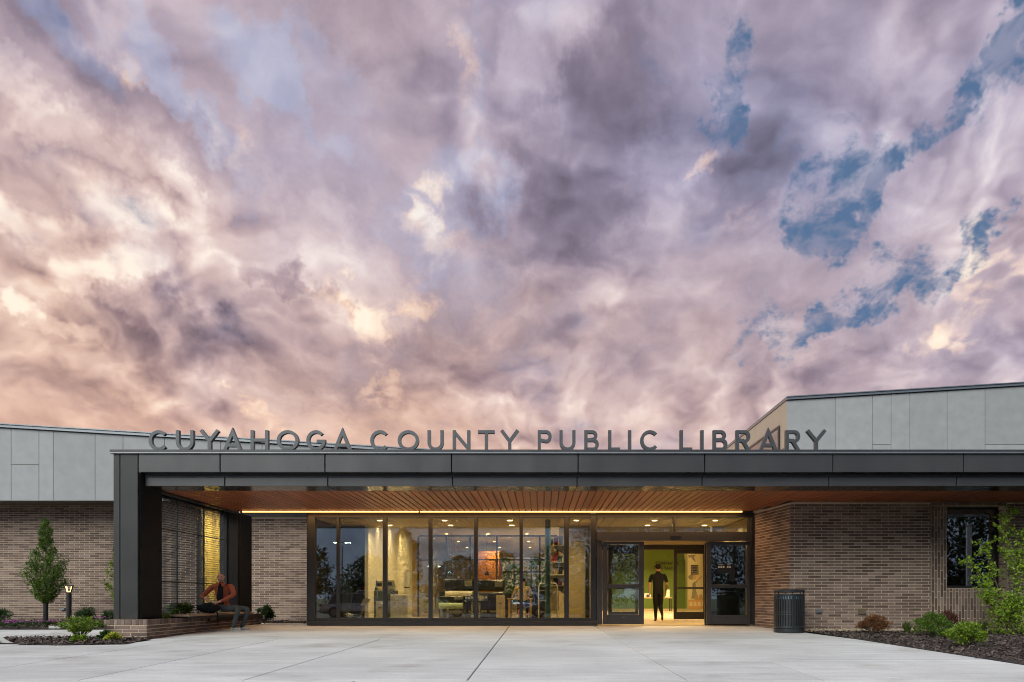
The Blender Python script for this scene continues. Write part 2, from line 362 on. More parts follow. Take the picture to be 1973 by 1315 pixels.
def concrete_mat():
    m = bpy.data.materials.new('pale_concrete'); m.use_nodes = True; m.node_tree.nodes.clear(); T = NT(m.node_tree)
    bs = T.node('ShaderNodeBsdfPrincipled'); T.l.new(bs.outputs[0], T.node('ShaderNodeOutputMaterial').inputs[0]); geo = T.node('ShaderNodeNewGeometry'); pos = geo.outputs['Position']
    big = T.noise(pos, 0.45, 6, 0.6); streak = T.noise(T.v('MULTIPLY', pos, (0.7, 5.0, 1)), 1.0, 7, 0.65); fine = T.noise(pos, 26.0, 5, 0.7); stain = T.noise(T.v('ADD', pos, (31, 7, 0)), 0.9, 7, 0.62)
    rnd = T.node('ShaderNodeObjectInfo').outputs['Random']
    f = T.m('MULTIPLY', T.rng(big, 0.3, 0.7, 0.76, 1.09, smooth=False), T.rng(streak, 0.3, 0.7, 0.86, 1.07, smooth=False))
    f = T.m('MULTIPLY', f, T.rng(fine, 0.25, 0.75, 0.90, 1.08, smooth=False)); f = T.m('MULTIPLY', f, T.rng(rnd, 0, 1, 0.88, 1.04, smooth=False))
    c = T.v('SCALE', (0.66, 0.655, 0.625), scale=f)
    c = T.mix(T.rng(stain, 0.52, 0.76, 0.0, 0.6), c, T.v('SCALE', (0.40, 0.36, 0.30), scale=f))
    vo = T.node('ShaderNodeTexVoronoi'); T.put(vo.inputs['Vector'], pos); vo.inputs['Scale'].default_value = 3.1
    c = T.mix(T.rng(vo.outputs['Distance'], 0.030, 0.018, 0.0, 0.55), c, (0.10, 0.095, 0.09))      # gum spots and pock marks
    T.put(bs.inputs['Base Color'], c); bs.inputs['Roughness'].default_value = 0.82
    b = T.node('ShaderNodeBump'); b.inputs['Strength'].default_value = 0.22; b.inputs['Distance'].default_value = 0.006
    T.put(b.inputs['Height'], T.noise(T.v('MULTIPLY', pos, (30, 220, 30)), 1.0, 3, 0.6)); T.l.new(b.outputs[0], bs.inputs['Normal']); return m
M_CONC = concrete_mat()
M_KERB = pmat('kerb_concrete', (0.46, 0.45, 0.42), 0.85, var=0.08, scale=4)
M_ASPH = pmat('asphalt', (0.052, 0.052, 0.054), 0.9, var=0.2, scale=3, coords='World')
M_LAWN = pmat('grass_ground', (0.045, 0.075, 0.022), 0.9, var=0.3, scale=0.6, coords='World')
M_SOIL = pmat('dark_soil', (0.045, 0.033, 0.027), 0.95, var=0.35, scale=14, bump=0.6, bscale=60, coords='World')
M_MULCH = pmat('shredded_bark', (0.095, 0.068, 0.056), 0.9, var=0.2, scale=20, island=0.85)
M_STONE = pmat('river_gravel', (0.36, 0.28, 0.20), 0.8, var=0.2, scale=12, island=0.6)
M_WOODB = pmat('cedar_soffit_board', (0.285, 0.080, 0.026), 0.42, var=0.30, scale=2.4, island=0.16, stretch=(9, 0.5, 9), coords='World')
M_BENCH = pmat('weathered_bench_timber', (0.30, 0.20, 0.125), 0.7, var=0.25, scale=5, stretch=(12, 0.6, 12))
M_BEIGE = pmat('beige_wall_paint', (0.56, 0.47, 0.27), 0.8, var=0.04, scale=2)
M_WHITE = pmat('white_wall_paint', (0.70, 0.66, 0.58), 0.8, var=0.03, scale=2)
M_GREENW = pmat('green_wall_paint', (0.115, 0.19, 0.032), 0.8, var=0.04, scale=2)
M_YELLOW = pmat('yellow_wall_paint', (0.68, 0.60, 0.21), 0.8, var=0.04, scale=2)
M_FLOORI = pmat('polished_floor', (0.42, 0.33, 0.21), 0.35, var=0.1, scale=2, coords='World')
M_CEIL = pmat('pale_ceiling_board', (0.56, 0.49, 0.34), 0.6, var=0.06, scale=2)
M_LED = emat('warm_led', (1.0, 0.40, 0.10), 3.2)
M_LAMP = emat('warm_downlight', (1.0, 0.66, 0.30), 14.0)
M_LEDB = emat('bollard_glow', (1.0, 0.50, 0.14), 3.2)
M_COOLL = emat('cool_street_lamp', (0.75, 1.0, 0.95), 30.0)
M_GLASS = glass_mat('storefront_glass', (0.82, 0.85, 0.77), 0.105, wave=0.018)
M_GLASS2 = glass_mat('window_glass', (0.42, 0.46, 0.46), 0.16, wave=0.01)
M_GLASSI = glass_mat('interior_glass', (0.86, 0.88, 0.86), 0.01)

# ------------------------------------------------------------------ ground, car park, plaza slabs, beds
def sheet(name, x0, x1, ys, dz, mat, label=None):
    mb = MB(); n = len(ys)
    vs = []
    for Y in ys: vs += [(x0, Y, ground_z(Y) + dz), (x1, Y, ground_z(Y) + dz)]
    mb.add(vs, [(2 * i, 2 * i + 1, 2 * i + 3, 2 * i + 2) for i in range(n - 1)])
    o = mb.build(name, mat); o['kind'] = 'structure'; return o
sheet('ground', -900, 900, [-900, -4, 20.3, 900], -0.16, M_LAWN)
sheet('car_park', -70, 70, [-42, -4, 5.4], -0.05, M_ASPH)
plaza = sheet('pavement', -30, 5.9, [5.4, 20.3, 24.3], -0.11, M_SOIL)
def slab(x0, x1, y0, y1, x0b=None, x1b=None):
    """concrete slab between two joints; x0b / x1b: edges at the far end"""
    g = 0.009; x0b = x0 if x0b is None else x0b; x1b = x1 if x1b is None else x1b
    a, b = ground_z(y0), ground_z(y1); c = 0.006
    P = [(x0 + g, y0 + g, a), (x1 - g, y0 + g, a), (x1b - g, y1 - g, b), (x0b + g, y1 - g, b)]
    I = [(x0 + g + c, y0 + g + c, a), (x1 - g - c, y0 + g + c, a), (x1b - g - c, y1 - g - c, b), (x0b + g + c, y1 - g - c, b)]
    vs = [(p[0], p[1], p[2] - 0.10) for p in P] + [(p[0], p[1], p[2] - 0.005) for p in P] + I
    fs = [(8, 9, 10, 11)]
    for i in range(4): j = (i + 1) % 4; fs += [(i, j, j + 4, i + 4), (i + 4, j + 4, j + 8, i + 8)]
    return MB().add(vs, fs).build('concrete_slab', M_CONC, plaza)
BEDX0, BEDX1 = 6.28, 5.92                     # right-hand bed edge at Y=8.6 and Y=17.2
bx = lambda Y: BEDX0 + (BEDX1 - BEDX0) * (Y - 8.6) / 8.6
for (a, b) in ((-3.22, -0.80), (-0.80, 1.58)):
    slab(a, b, 8.62, 20.22, {-3.22: -2.93, -0.80: -0.80}[a], {-0.80: -0.80, 1.58: 1.33}[b])
slab(-5.0, -3.22, 8.62, 15.2, -5.0, -3.06); slab(-6.7, -5.0, 8.62, 15.2); slab(-7.45, -2.93, 15.2, 20.22, -7.6, -2.93)
slab(-7.6, -5.88, 20.22, 22.0); slab(-8.9, -6.7, 8.62, 13.9, -8.9, -6.7)
slab(-7.3, -6.7, 13.9, 15.2)
slab(1.58, 3.05, 8.62, 10.9, 1.53, 3.1); slab(3.05, bx(8.62), 8.62, 10.9, 3.1, bx(10.9)); slab(1.53, bx(10.9), 10.9, 15.2, 1.43, bx(15.2)); slab(1.43, bx(15.2), 15.2, 20.22, 1.33, 5.35)
for a in range(-30, -8, 3): slab(max(a, -30), min(a + 3, -8.9) if a + 3 > -9 else a + 3, 8.62, 13.9)
for a in range(-30, -8, 3):
    b = min(a + 3, -10.6)
    if a < -10.6: slab(a, b, 13.9, 18.5)
slab(-10.6, -8.42, 15.6, 18.5)
for a in [-30 + 4 * i for i in range(9)]: slab(a, min(a + 4, bx(6)), 5.42, 8.62)

def bed(name, label, poly, dz=0.0, n=4000, chip=(0.02, 0.055), lift=0.05):
    """planting bed: soil sheet with shredded bark lying on it"""
    xs = [p[0] for p in poly]; ys = [p[1] for p in poly]
    def inside(x, y):
        r = False; j = len(poly) - 1
        for i in range(len(poly)):
            (xi, yi), (xj, yj) = poly[i], poly[j]
            if (yi > y) != (yj > y) and x < (xj - xi) * (y - yi) / (yj - yi) + xi: r = not r
            j = i
        return r
    o = MB().add([(x, y, ground_z(y) + dz) for x, y in poly], [tuple(range(len(poly)))]).build(name, M_SOIL); o['kind'] = 'structure'
    mb = MB(); rnd = random.Random(len(poly) * 31 + n); k = 0
    while k < n:
        x = rnd.uniform(min(xs), max(xs)); y = rnd.uniform(min(ys), max(ys))
        if not inside(x, y): continue
        spill = rnd.random() < 0.025
        if spill: x += rnd.gauss(0, .16); y += rnd.gauss(0, .16)
        k += 1; L = rnd.uniform(*chip); w = L * rnd.uniform(0.18, 0.4); t = rnd.uniform(0, 6.28)
        tl = rnd.gauss(0, 0.4); z = ground_z(y) + dz + rnd.uniform(0.0, lift)
        if spill: tl *= .2; z = ground_z(y) + 0.012
        u = Vector((math.cos(t) * math.cos(tl), math.sin(t) * math.cos(tl), math.sin(tl))) * L
        q = Vector((-math.sin(t), math.cos(t), rnd.gauss(0, 0.5))).normalized() * w
        c = Vector((x, y, z)); mb.add([c - u - q, c + u - q * 0.6, c + u * 0.8 + q, c - u * 0.9 + q * 0.7], [(0, 1, 2, 3)])
    m = mb.build('mulch', M_MULCH); tag(m, label, 'mulch', kind='stuff'); return o
RB = [(BEDX0 + 0.05, 8.0), (14, 8.0), (14, 17.60), (5.93, 17.60), (5.95, 17.2)]
bed('planting_bed_right', 'dark shredded bark mulch along the right brick wall', RB, 0.0, 30000, (0.012, 0.042), 0.035)
LB = [(-24, 18.55), (-8.6, 18.55), (-8.6, 23.98), (-24, 23.98)]
bed('planting_bed_left', 'dark bark mulch at the foot of the left brick wall', LB, 0.02, 5000, (0.03, 0.07), 0.06)
TB = [(-8.95, 13.72), (-8.2, 13.6), (-7.2, 13.85), (-7.45, 15.15), (-8.35, 15.55), (-10.4, 15.45), (-9.5, 14.3)]
bed('planting_bed_corner', 'triangle of dark bark mulch in front of the canopy pier', TB, 0.012, 2600, (0.02, 0.05), 0.04)
SB = [(-8.4, 22.05), (-5.95, 22.05), (-5.95, 24.0), (-8.4, 24.0)]
bed('planting_bed_recess', 'mulch strip in the recess beside the glass front', SB, 0.015, 900, (0.02, 0.05), 0.04)
def gravel(label, x0, x1, y0, y1, n, seed):
    rnd = random.Random(seed); mb = MB()
    for _ in range(n):
        x, y = rnd.uniform(x0, x1), rnd.uniform(y0, y1); r = rnd.uniform(0.012, 0.03); s = [rnd.uniform(0.7, 1.3) for _ in range(3)]
        c = (x, y, ground_z(y) + rnd.uniform(0.01, 0.04))
        vs = [(c[0] + a * r * s[0], c[1] + b * r * s[1], c[2] + d * r * s[2] * 0.7) for a, b, d in ((1, 0, 0), (-1, 0.1, 0), (0.1, 1, 0), (0, -1, 0.1), (0.1, 0, 1), (0, 0, -1))]
        mb.add(vs, [(0, 2, 4), (2, 1, 4), (1, 3, 4), (3, 0, 4), (2, 0, 5), (1, 2, 5), (3, 1, 5), (0, 3, 5)])
    tag(mb.build('gravel', M_STONE), label, 'gravel', kind='stuff')
gravel('strip of tan river gravel against the right brick wall', 5.85, 11.5, 17.55, 18.16, 5200, 5)
MB().add([(5.8, 17.60, ground_z(17.6)), (14, 17.60, ground_z(17.6)), (14, 18.19, ground_z(18.19)), (5.8, 18.19, ground_z(18.19))], [(0, 1, 2, 3)]).build('gravel_bed', M_SOIL)['kind'] = 'structure'
gravel('grey gravel at the wall corner beside the planter', -7.35, -6.2, 22.3, 23.9, 500, 6)

# ------------------------------------------------------------------ brickwork
BL, BH, JT = 0.3048, 0.06773, 0.0125
def brick_mesh(name, L, H, seed):
    """one brick, front face at y=0, chamfered and slightly uneven front arris"""
    rnd = random.Random(seed); c = 0.0035; e = lambda: rnd.uniform(-0.0012, 0.0012)
    vs = [(0 + e(), c, 0 + e()), (L + e(), c, 0 + e()), (L + e(), c, H + e()), (0 + e(), c, H + e()),
          (c, e(), c), (L - c, e(), c), (L - c, e(), H - c), (c, e(), H - c),
          (0, 0.05, 0), (L, 0.05, 0), (L, 0.05, H), (0, 0.05, H)]
    fs = [(4, 5, 6, 7), (0, 1, 5, 4), (1, 2, 6, 5), (2, 3, 7, 6), (3, 0, 4, 7), (8, 9, 1, 0), (9, 10, 2, 1), (10, 11, 3, 2), (11, 8, 0, 3)]
    me = bpy.data.meshes.new(name); me.from_pydata(vs, [], fs); me.update(); me.materials.append(M_BRICK); return me
BR = [brick_mesh('brick', BL - JT, BH - JT, i) for i in range(4)]
def lay(parent, spots, limit=300, key=None):
    """spots: (corner, unit vector, length, height, mesh height unit) -> brick objects, rest as one stuff part"""
    if key: spots = sorted(spots, key=key)
    for i, (p, u, L, H) in enumerate(spots[:limit]):
        o = bpy.data.objects.new('brick', BR[i % 4]); COL.objects.link(o); o.parent = parent
        o.matrix_local = Matrix(((u.x, -u.y, 0, p.x), (u.y, u.x, 0, p.y), (0, 0, 1, p.z), (0, 0, 0, 1))) @ Matrix.Diagonal((L / (BL - JT), 1, H / (BH - JT), 1))
    rest = spots[limit:]
    if rest:
        mb = MB()
        for (p, u, L, H) in rest:
            w = Vector((-u.y, u.x, 0)); z = Vector((0, 0, 1)); c = 0.0035
            A = [p + u * a + w * c + z * b for a, b in ((0, 0), (L, 0), (L, H), (0, H))]
            B = [p + u * a + z * b for a, b in ((c, c), (L - c, c), (L - c, H - c), (c, H - c))]
            Cc = [q + w * 0.045 for q in A]
            mb.add(A + B + Cc, [(4, 5, 6, 7)] + [f for i in range(4) for f in ((i, (i + 1) % 4, (i + 1) % 4 + 4, i + 4), (i + 8, (i + 1) % 4 + 8, (i + 1) % 4, i))])
        s = mb.build('brickwork', M_BRICK, parent); s['kind'] = 'stuff'
def running(o, u, length, z0, z1, shift=0.0):
    """running-bond brick spots on a wall that starts at o and runs along u (outward normal to the right of u)"""
    out = []; k = 0; z = z0
    while z + BH <= z1 + 0.002:
        x = -((shift + (k % 2) * BL / 2) % BL)
        while x < length - 0.02:
            a, b = max(x, 0.0), min(x + BL - JT, length)
            if b - a > 0.03: out.append((o + u * a + Vector((0, 0, z)), u, b - a, BH - JT))
            x += BL
        z += BH; k += 1
    return out
def core_wall(name, o, u, length, z0, z1, thick, parent, mat=None):
    w = Vector((-u.y, u.x, 0)); a = o + w * 0.007; b = a + u * length; c = b + w * thick; d = a + w * thick
    return MB().prism_z([a, b, c, d], z0, z1).build(name, mat or M_MORTAR, parent)

lib = empty('library_building', (0, 24, 0))
tag(lib, 'low public library of brown brick, grey panels and glass under a dark canopy', 'building')
lib.location = (0, 0, 0)
X_ = Vector((1, 0, 0))
# left wall, recess wall, right wall, return wall, far-right wall
WY = 24.1
w1 = core_wall('brick_wall', Vector((-22, WY, 0)), X_, 11.6, -0.1, 3.5, 0.25, lib)
sp = running(Vector((-22, WY, 0)), X_, 11.6, -0.02, 3.5)
sp = [s for s in sp if s[0].x > -17.2]
lay(w1, sp, 300, key=lambda s: abs(s[0].x + 13.6) - (0.9 if s[0].z > 1.2 else 0))
w2 = core_wall('brick_wall', Vector((-9.0, WY, 0)), X_, 3.1, -0.1, 3.16, 0.25, lib)
lay(w2, running(Vector((-9.0, WY, 0)), X_, 2.1, -0.02, 3.16, 0.1), 300, key=lambda s: -s[0].x)
RY = 18.2
w3 = core_wall('brick_wall', Vector((5.675, RY, 0)), X_, 3.19, -0.15, 2.88, 0.3, lib)
lay(w3, running(Vector((5.67, RY, 0)), X_, 3.19, -0.06, 2.88, 0.2), 300, key=lambda s: s[0].x - s[0].z * 0.3)
P0, P1 = Vector((5.385, 20.32, 0)), Vector((5.668, 18.2, 0)); u4 = (P1 - P0).normalized()
w4 = core_wall('brick_wall', P0, u4, (P1 - P0).length - 0.004, -0.15, 2.88, 0.28, lib)
lay(w4, running(P0, u4, (P1 - P0).length - 0.006, -0.06, 2.88, 0.05), 300, key=lambda s: -s[0].z)
w5 = core_wall('brick_wall', Vector((10.6, RY, 0)), X_, 4.0, -0.15, 2.88, 0.3, lib)
lay(w5, running(Vector((10.6, RY, 0)), X_, 2.0, -0.06, 2.88, 0.12), 300)
# niche with soldier courses round the side window
NY = RY + 0.10
w6 = core_wall('brick_wall', Vector((8.80, NY, 0)), X_, 0.482, -0.15, 2.80, 0.2, lib)
w7 = core_wall('brick_wall', Vector((9.30, NY, 0)), X_, 1.42, -0.15, 0.93, 0.2, lib)
sp = []
for i in range(6):
    for k in range(10):
        z = -0.06 - (0.0 if i % 2 else 0.127) + k * BL
        a, b = max(z, -0.06), min(z + BL - JT, 2.80)
        if b - a > 0.03: sp.append((Vector((8.875 + i * BH, NY, a)), X_, BH - JT, b - a))
lay(w6, sp)
sp = []
for i in range(20):
    for k in range(5):
        z = -0.06 - (0.0 if i % 2 else 0.127) + k * BL
        a, b = max(z, -0.06), min(z + BL - JT, 0.92)
        if b - a > 0.03: sp.append((Vector((9.288 + i * BH, NY, a)), X_, BH - JT, b - a))
lay(w7, [s for s in sp if s[0].x < 10.56])
w8 = core_wall('brick_lintel', Vector((8.80, RY + 0.02, 0)), X_, 1.86, 2.812, 2.88, 0.3, lib)
lay(w8, [(Vector((8.87 + i * BL, RY + 0.02, 2.815)), X_, BL - JT, BH - JT) for i in range(6)])
uj = Vector((0, -1, 0))
w9 = core_wall('brick_jamb', Vector((10.6, RY + 0.5, 0)), uj, 0.49, -0.1, 2.80, 0.05, lib)
lay(w9, running(Vector((10.6, RY + 0.5, 0)), uj, 0.49, 0.92, 2.80, 0.15))
def side_window(name, x0, x1, z0, z1, Y, parent, glass, fr=0.055):
    w = empty(name, (0, 0, 0), parent=parent)
    f = MB(); f.box(x0, x1, Y - 0.03, Y + 0.06, z0, z0 + fr); f.box(x0, x1, Y - 0.03, Y + 0.06, z1 - fr, z1)
    f.box(x0, x0 + fr, Y - 0.03, Y + 0.06, z0 + fr, z1 - fr); f.box(x1 - fr, x1, Y - 0.03, Y + 0.06, z0 + fr, z1 - fr)
    f.build('frame', M_FRAME, w)
    MB().box(x0 + fr, x1 - fr, Y + 0.012, Y + 0.020, z0 + fr, z1 - fr).build('pane', glass, w)
    return w
sw = side_window('side_window', 9.285, 10.595, 0.935, 2.805, RY + 0.36, lib, M_GLASS2)
MB().box(9.27, 10.60, RY + 0.12, RY + 0.40, 0.915, 0.933).build('sill', M_FRAME, sw)
# room behind the side window
rm = MB(); x0, x1, y0, y1 = 8.95, 13.0, RY + 0.62, 23.0
rm.quad((x0, y1, 0), (x1, y1, 0), (x1, y1, 2.85), (x0, y1, 2.85)); rm.quad((x0, y0, 0), (x0, y1, 0), (x0, y1, 2.85), (x0, y0, 2.85)); rm.quad((x1, y0, 0), (x1, y0, 2.85), (x1, y1, 2.85), (x1, y1, 0))
rm.quad((x0, y0, 0.0), (x1, y0, 0.0), (x1, y1, 0.0), (x0, y1, 0.0)); rm.quad((x0, y0, 2.85), (x0, y1, 2.85), (x1, y1, 2.85), (x1, y0, 2.85))
rm.build('side_room_walls', pmat('dim_room_paint', (0.12, 0.12, 0.11), 0.9), lib)

# ------------------------------------------------------------------ grey panel volumes with sloping rooflines
def clad_volume(xs, hj, Y, zb, ztop, depth, massmat):
    """mass + one object per cladding panel. xs: joint positions, hj: {index: joint height}, ztop(x)"""
    v = empty('panel_clad_upper_wall', (0, 0, 0), parent=lib)
    MB().prism([(xs[0], zb), (xs[-1], zb), (xs[-1], ztop(xs[-1]) - 0.12), (xs[0], ztop(xs[0]) - 0.12)], Y + 0.03, Y + depth).build('backing_wall', massmat, v)
    g = 0.007
    for i in range(len(xs) - 1):
        a, b = xs[i] + g, xs[i + 1] - g; cuts = [zb] + ([hj[i]] if i in hj else []) + [None]
        for j in range(len(cuts) - 1):
            lo = cuts[j] + (g if j else 0); hi = cuts[j + 1]
            za, zb2 = (hi - g, hi - g) if hi is not None else (ztop(a) - 0.13, ztop(b) - 0.13)
            MB().prism([(a, lo), (b, lo), (b, zb2), (a, za)], Y, Y + 0.024).build('cladding_panel', M_PANEL, v)
    L, Rr = xs[0] - 0.02, xs[-1] + 0.02
    MB().prism([(L, ztop(L) - 0.105), (Rr, ztop(Rr) - 0.105), (Rr, ztop(Rr) - 0.03), (L, ztop(L) - 0.03)], Y - 0.07, Y + depth + 0.07).build('roof_edge', M_COPING, v)
    MB().prism([(L, ztop(L) - 0.028), (Rr, ztop(Rr) - 0.028), (Rr, ztop(Rr)), (L, ztop(L))], Y - 0.11, Y + depth + 0.11).build('coping', M_COPING, v)
    MB().prism([(L, ztop(L) - 0.128), (Rr, ztop(Rr) - 0.128), (Rr, ztop(Rr) - 0.107), (L, ztop(L) - 0.107)], Y - 0.02, Y + 0.02).build('shadow_trim', M_BLACK, v)
    return v
s1 = F / 23.0
lx = [(p - CX) / s1 for p in (-260, -180, -126, -72, 21.5, 75, 102.6, 183.2, 237, 317, 371, 425, 505, 559, 640, 694, 775, 829, 910)]
lt = lambda x: 5.72 - 0.0597 * (x + 15.57)
v1 = clad_volume(lx, {4: 4.55, 11: 4.5}, 23.0, 3.515, lt, 9, M_WARM_STUCCO)
MB().box(lx[0], lx[-1], 23.0, 24.6, 3.50, 3.513).build('soffit', pmat('taupe_soffit', (0.16, 0.145, 0.12), 0.6), v1)
s2 = F / 26.0
rx = [(p - CX) / s2 for p in (1516, 1609.5, 1681, 1717, 1753, 1825, 1898, 1990, 2060)]
rt = lambda x: 7.25 + 0.0607 * (x - 7.96)
v2 = clad_volume(rx, {2: gz(857, 26), 6: gz(857, 26), 7: gz(857, 26)}, 26.0, 3.4, rt, 22, M_WARM_STUCCO)
zt = 6.47
wf = MB().prism_z([(7.935, 26.7), (7.965, 26.7), (7.965, 36), (7.935, 36)], 4.4, zt).build('high_side_window', M_FRAME, v2)
MB().prism_z([(7.925, 26.8), (7.933, 26.8), (7.933, 35.9), (7.925, 35.9)], 4.5, zt - 0.12).build('pane', M_GLASS2, wf)
MB().box(7.945, 7.958, 26.05, 26.66, 5.60, 5.615).build('render_joint', M_FRAME, v2)
# metal flashing above the recess wall, glazed-box flank
MB().box(-9.0, -5.9, 24.06, 24.3, 3.165, 3.50).build('flashing', pmat('grey_flashing', (0.20, 0.19, 0.175), 0.5, 0.3), lib)
MB().box(-5.99, -5.90, 20.42, 24.0, 0.0, 3.45).build('flank_wall', M_FRAME, lib)

# lit side window left of the piers
yw = side_window('tall_side_window', -10.38, -9.02, 0.1, 3.48, WY + 0.12, lib, M_GLASS, 0.09)
ym = MB(); x0, x1, y0, y1 = -10.6, -8.2, WY + 0.3, WY + 1.7
ym.quad((x0, y1, 0), (x1, y1, 0), (x1, y1, 3.49), (x0, y1, 3.49)); ym.quad((x0, y0, 0), (x0, y1, 0), (x0, y1, 3.49), (x0, y0, 3.49)); ym.quad((x1, y0, 0), (x1, y0, 3.49), (x1, y1, 3.49), (x1, y1, 0))
ym.quad((x0, y0, 0), (x1, y0, 0), (x1, y1, 0), (x0, y1, 0)); ym.quad((x0, y0, 3.49), (x0, y1, 3.49), (x1, y1, 3.49), (x1, y0, 3.49))
ym.build('alcove_walls', M_YELLOW, lib)
ac = MB().cyl((-9.6, WY + 0.9, 3.475), (-9.6, WY + 0.9, 3.455), 0.07, n=14).build('alcove_downlight', M_LAMP, lib)
def lamp(name, loc, watt, color, size=0.1, parent=None, size_y=None, spread=180, rot=(0, 0, 0)):
    d = bpy.data.lights.new(name, 'AREA'); d.energy = watt; d.color = color; d.spread = R(spread)
    if size_y: d.shape = 'RECTANGLE'; d.size = size; d.size_y = size_y
    else: d.shape = 'DISK'; d.size = size
    o = bpy.data.objects.new(name, d); COL.objects.link(o); o.location = loc; o.rotation_euler = rot
    if parent: o.parent = parent
    return o
WARM = (1.0, 0.70, 0.34)
lamp('alcove_lamp_light', (-9.6, WY + 0.9, 3.445), 115, WARM, 0.14, ac)

# ------------------------------------------------------------------ entrance canopy
can = empty('entrance_canopy', (0, 0, 0)); tag(can, 'long flat charcoal metal entrance canopy on dark piers with cedar board soffit', 'canopy')
FY, GY = 15.40, 15.59
SOF = 2.886
def clip_panel(x0, x1, y0, y1, z0, z1, name, mat, parent, b=0.006): return MB().cbox(x0, x1, y0, y1, z0, z1, b).build(name, mat, parent)
uj_ = [gx(p, FY) for p in (266, 424, 626, 870, 1114, 1358, 1605, 1857, 2101, 2345)]
for a, b in zip(uj_[:-1], uj_[1:]): clip_panel(a + 0.008, b - 0.008, FY, FY + 0.16, 3.128, 3.478, 'fascia_panel', M_DARK2, can)
lj_ = [gx(p, GY) for p in (279, 433, 631.5, 872, 1112, 1353, 1597, 1843, 2090, 2337)]
for a, b in zip(lj_[:-1], lj_[1:]):
    clip_panel(a + 0.008, b - 0.008, GY, GY + 0.03, SOF, 3.086, 'fascia_panel', M_DARK2, can)
    clip_panel(a + 0.006, b - 0.006, GY + 0.034, 16.285, SOF + 0.002, SOF + 0.03, 'soffit_trim_panel', pmat('gloss_bronze_trim', (0.05, 0.046, 0.042), 0.16, 0.5, var=0.05) if 'gloss_bronze_trim' not in MATS else MATS['gloss_bronze_trim'], can, 0.003)
MB().box(-7.72, 13.0, FY + 0.165, 20.0, 3.06, 3.40).build('canopy_roof_slab', M_BLACK, can)
MB().box(-8.17, 13.0, GY + 0.04, 20.04, 2.925, 3.05).build('ceiling_void', M_BLACK, can)
# coping in two steps
MB().cbox(-8.29, 13.0, FY - 0.05, 20.1, 3.482, 3.512, 0.004).build('coping', M_COPING, can)
MB().cbox(-8.31, 13.0, FY - 0.02, 20.1, 3.515, 3.562, 0.006).build('coping', M_DARK2, can)
def pier(y0, y1):
    p = empty('pier', (0, 0, 0), parent=can)
    clip_panel(-8.245, -8.125, y0, y0 + 0.05, 0.292, 3.478, 'metal_panel', M_DARK, p); clip_panel(-8.115, -7.775, y0, y0 + 0.05, 0.292, 3.478, 'metal_panel', M_DARK, p)
    clip_panel(-7.80, -7.752, y0 + 0.052, y1, 0.294, 3.12 if y0 < 16 else 2.885, 'metal_panel', M_PIERS, p)
    MB().box(-8.24, -7.803, y0 + 0.055, y1 - 0.01, 0.291, 2.9).build('pier_core', M_BLACK, p)
    return p
pier(FY, 16.33); pier(20.47, 21.4)
clip_panel(-8.24, -8.18, 16.34, 20.46, SOF - 0.02, 3.47, 'side_fascia', M_DARK, can)
clip_panel(-7.86, -7.74, 16.34, 20.46, SOF - 0.035, SOF + 0.03, 'edge_beam', M_BLACK, can)
sof = empty('board_soffit', (0, 0, 0), parent=can)
bmesh_ = {}
k = 0; x = -7.70
while x < 11.4:
    ye = 19.975
    if x > 5.36: ye = 20.32 - (x + 0.14 - 5.385) / 0.283 * 2.12 - 0.05
    if x > 5.62: ye = RY - 0.012
    key = round(min(ye, 19.975), 2)
    if key not in bmesh_:
        bmesh_[key] = MB().cbox(0, 0.130, 16.295, min(ye, 19.975), SOF, SOF + 0.018, 0.003).mesh('soffit_board'); bmesh_[key].materials.append(M_WOODB)
    o = link('soffit_board', bmesh_[key], None, sof, (x, 0, 0)); x += 0.1524
# warm light strip along the back edge of the soffit
led = empty('light_strip', (0, 0, 0), parent=can)
for a, b in ((gx(467, 20), gx(806, 20)), (gx(809.5, 20), gx(1430, 20))):
    MB().box(a, b, 19.99, 20.03, 2.852, 2.872).build('light_tube', M_LED, led)
    lamp('strip_light', ((a + b) / 2, 19.96, 2.838), 4.2 * (b - a), (1.0, 0.60, 0.25), b - a, led, 0.03, 170)
MB().box(-7.6, 5.3, 19.98, 20.06, 2.874, 2.920).build('strip_housing', M_BLACK, led)

# ------------------------------------------------------------------ raised lettering
SW = 0.062                                        # stroke width in metres
def ribbon(mb, pts, w, closed=False, y0=0.0, y1=0.10):
    n = len(pts); P = [Vector((p[0], p[1])) for p in pts]; Lf, Rt = [], []
    for i in range(n):
        a = P[i - 1] if (i > 0 or closed) else None; b = P[(i + 1) % n] if (i < n - 1 or closed) else None
        d1 = (P[i] - a).normalized() if a is not None else (b - P[i]).normalized(); d2 = (b - P[i]).normalized() if b is not None else d1
        t = (d1 + d2); t = t.normalized() if t.length > 1e-6 else d1
        nn = Vector((-t.y, t.x)); k = (w / 2) / max(0.35, nn.dot(Vector((-d1.y, d1.x))))
        Lf.append(P[i] + nn * k); Rt.append(P[i] - nn * k)
    vs = [(q.x, y0, q.y) for q in Lf] + [(q.x, y0, q.y) for q in Rt] + [(q.x, y1, q.y) for q in Lf] + [(q.x, y1, q.y) for q in Rt]
    fs = []
    for i in range(n if closed else n - 1):
        j = (i + 1) % n
        fs += [(i, j, n + j, n + i), (2 * n + j, 2 * n + i, 3 * n + i, 3 * n + j), (j, i, 2 * n + i, 2 * n + j), (n + i, n + j, 3 * n + j, 3 * n + i)]
    if not closed: fs += [(0, n, 3 * n, 2 * n), (n - 1, 3 * n - 1, 4 * n - 1, 2 * n - 1)]
    mb.add(vs, fs)
def arc(cx, cy, rx, ry, a0, a1, n=22): return [(cx + rx * math.cos(R(a0 + (a1 - a0) * i / n)), cy + ry * math.sin(R(a0 + (a1 - a0) * i / n))) for i in range(n + 1)]
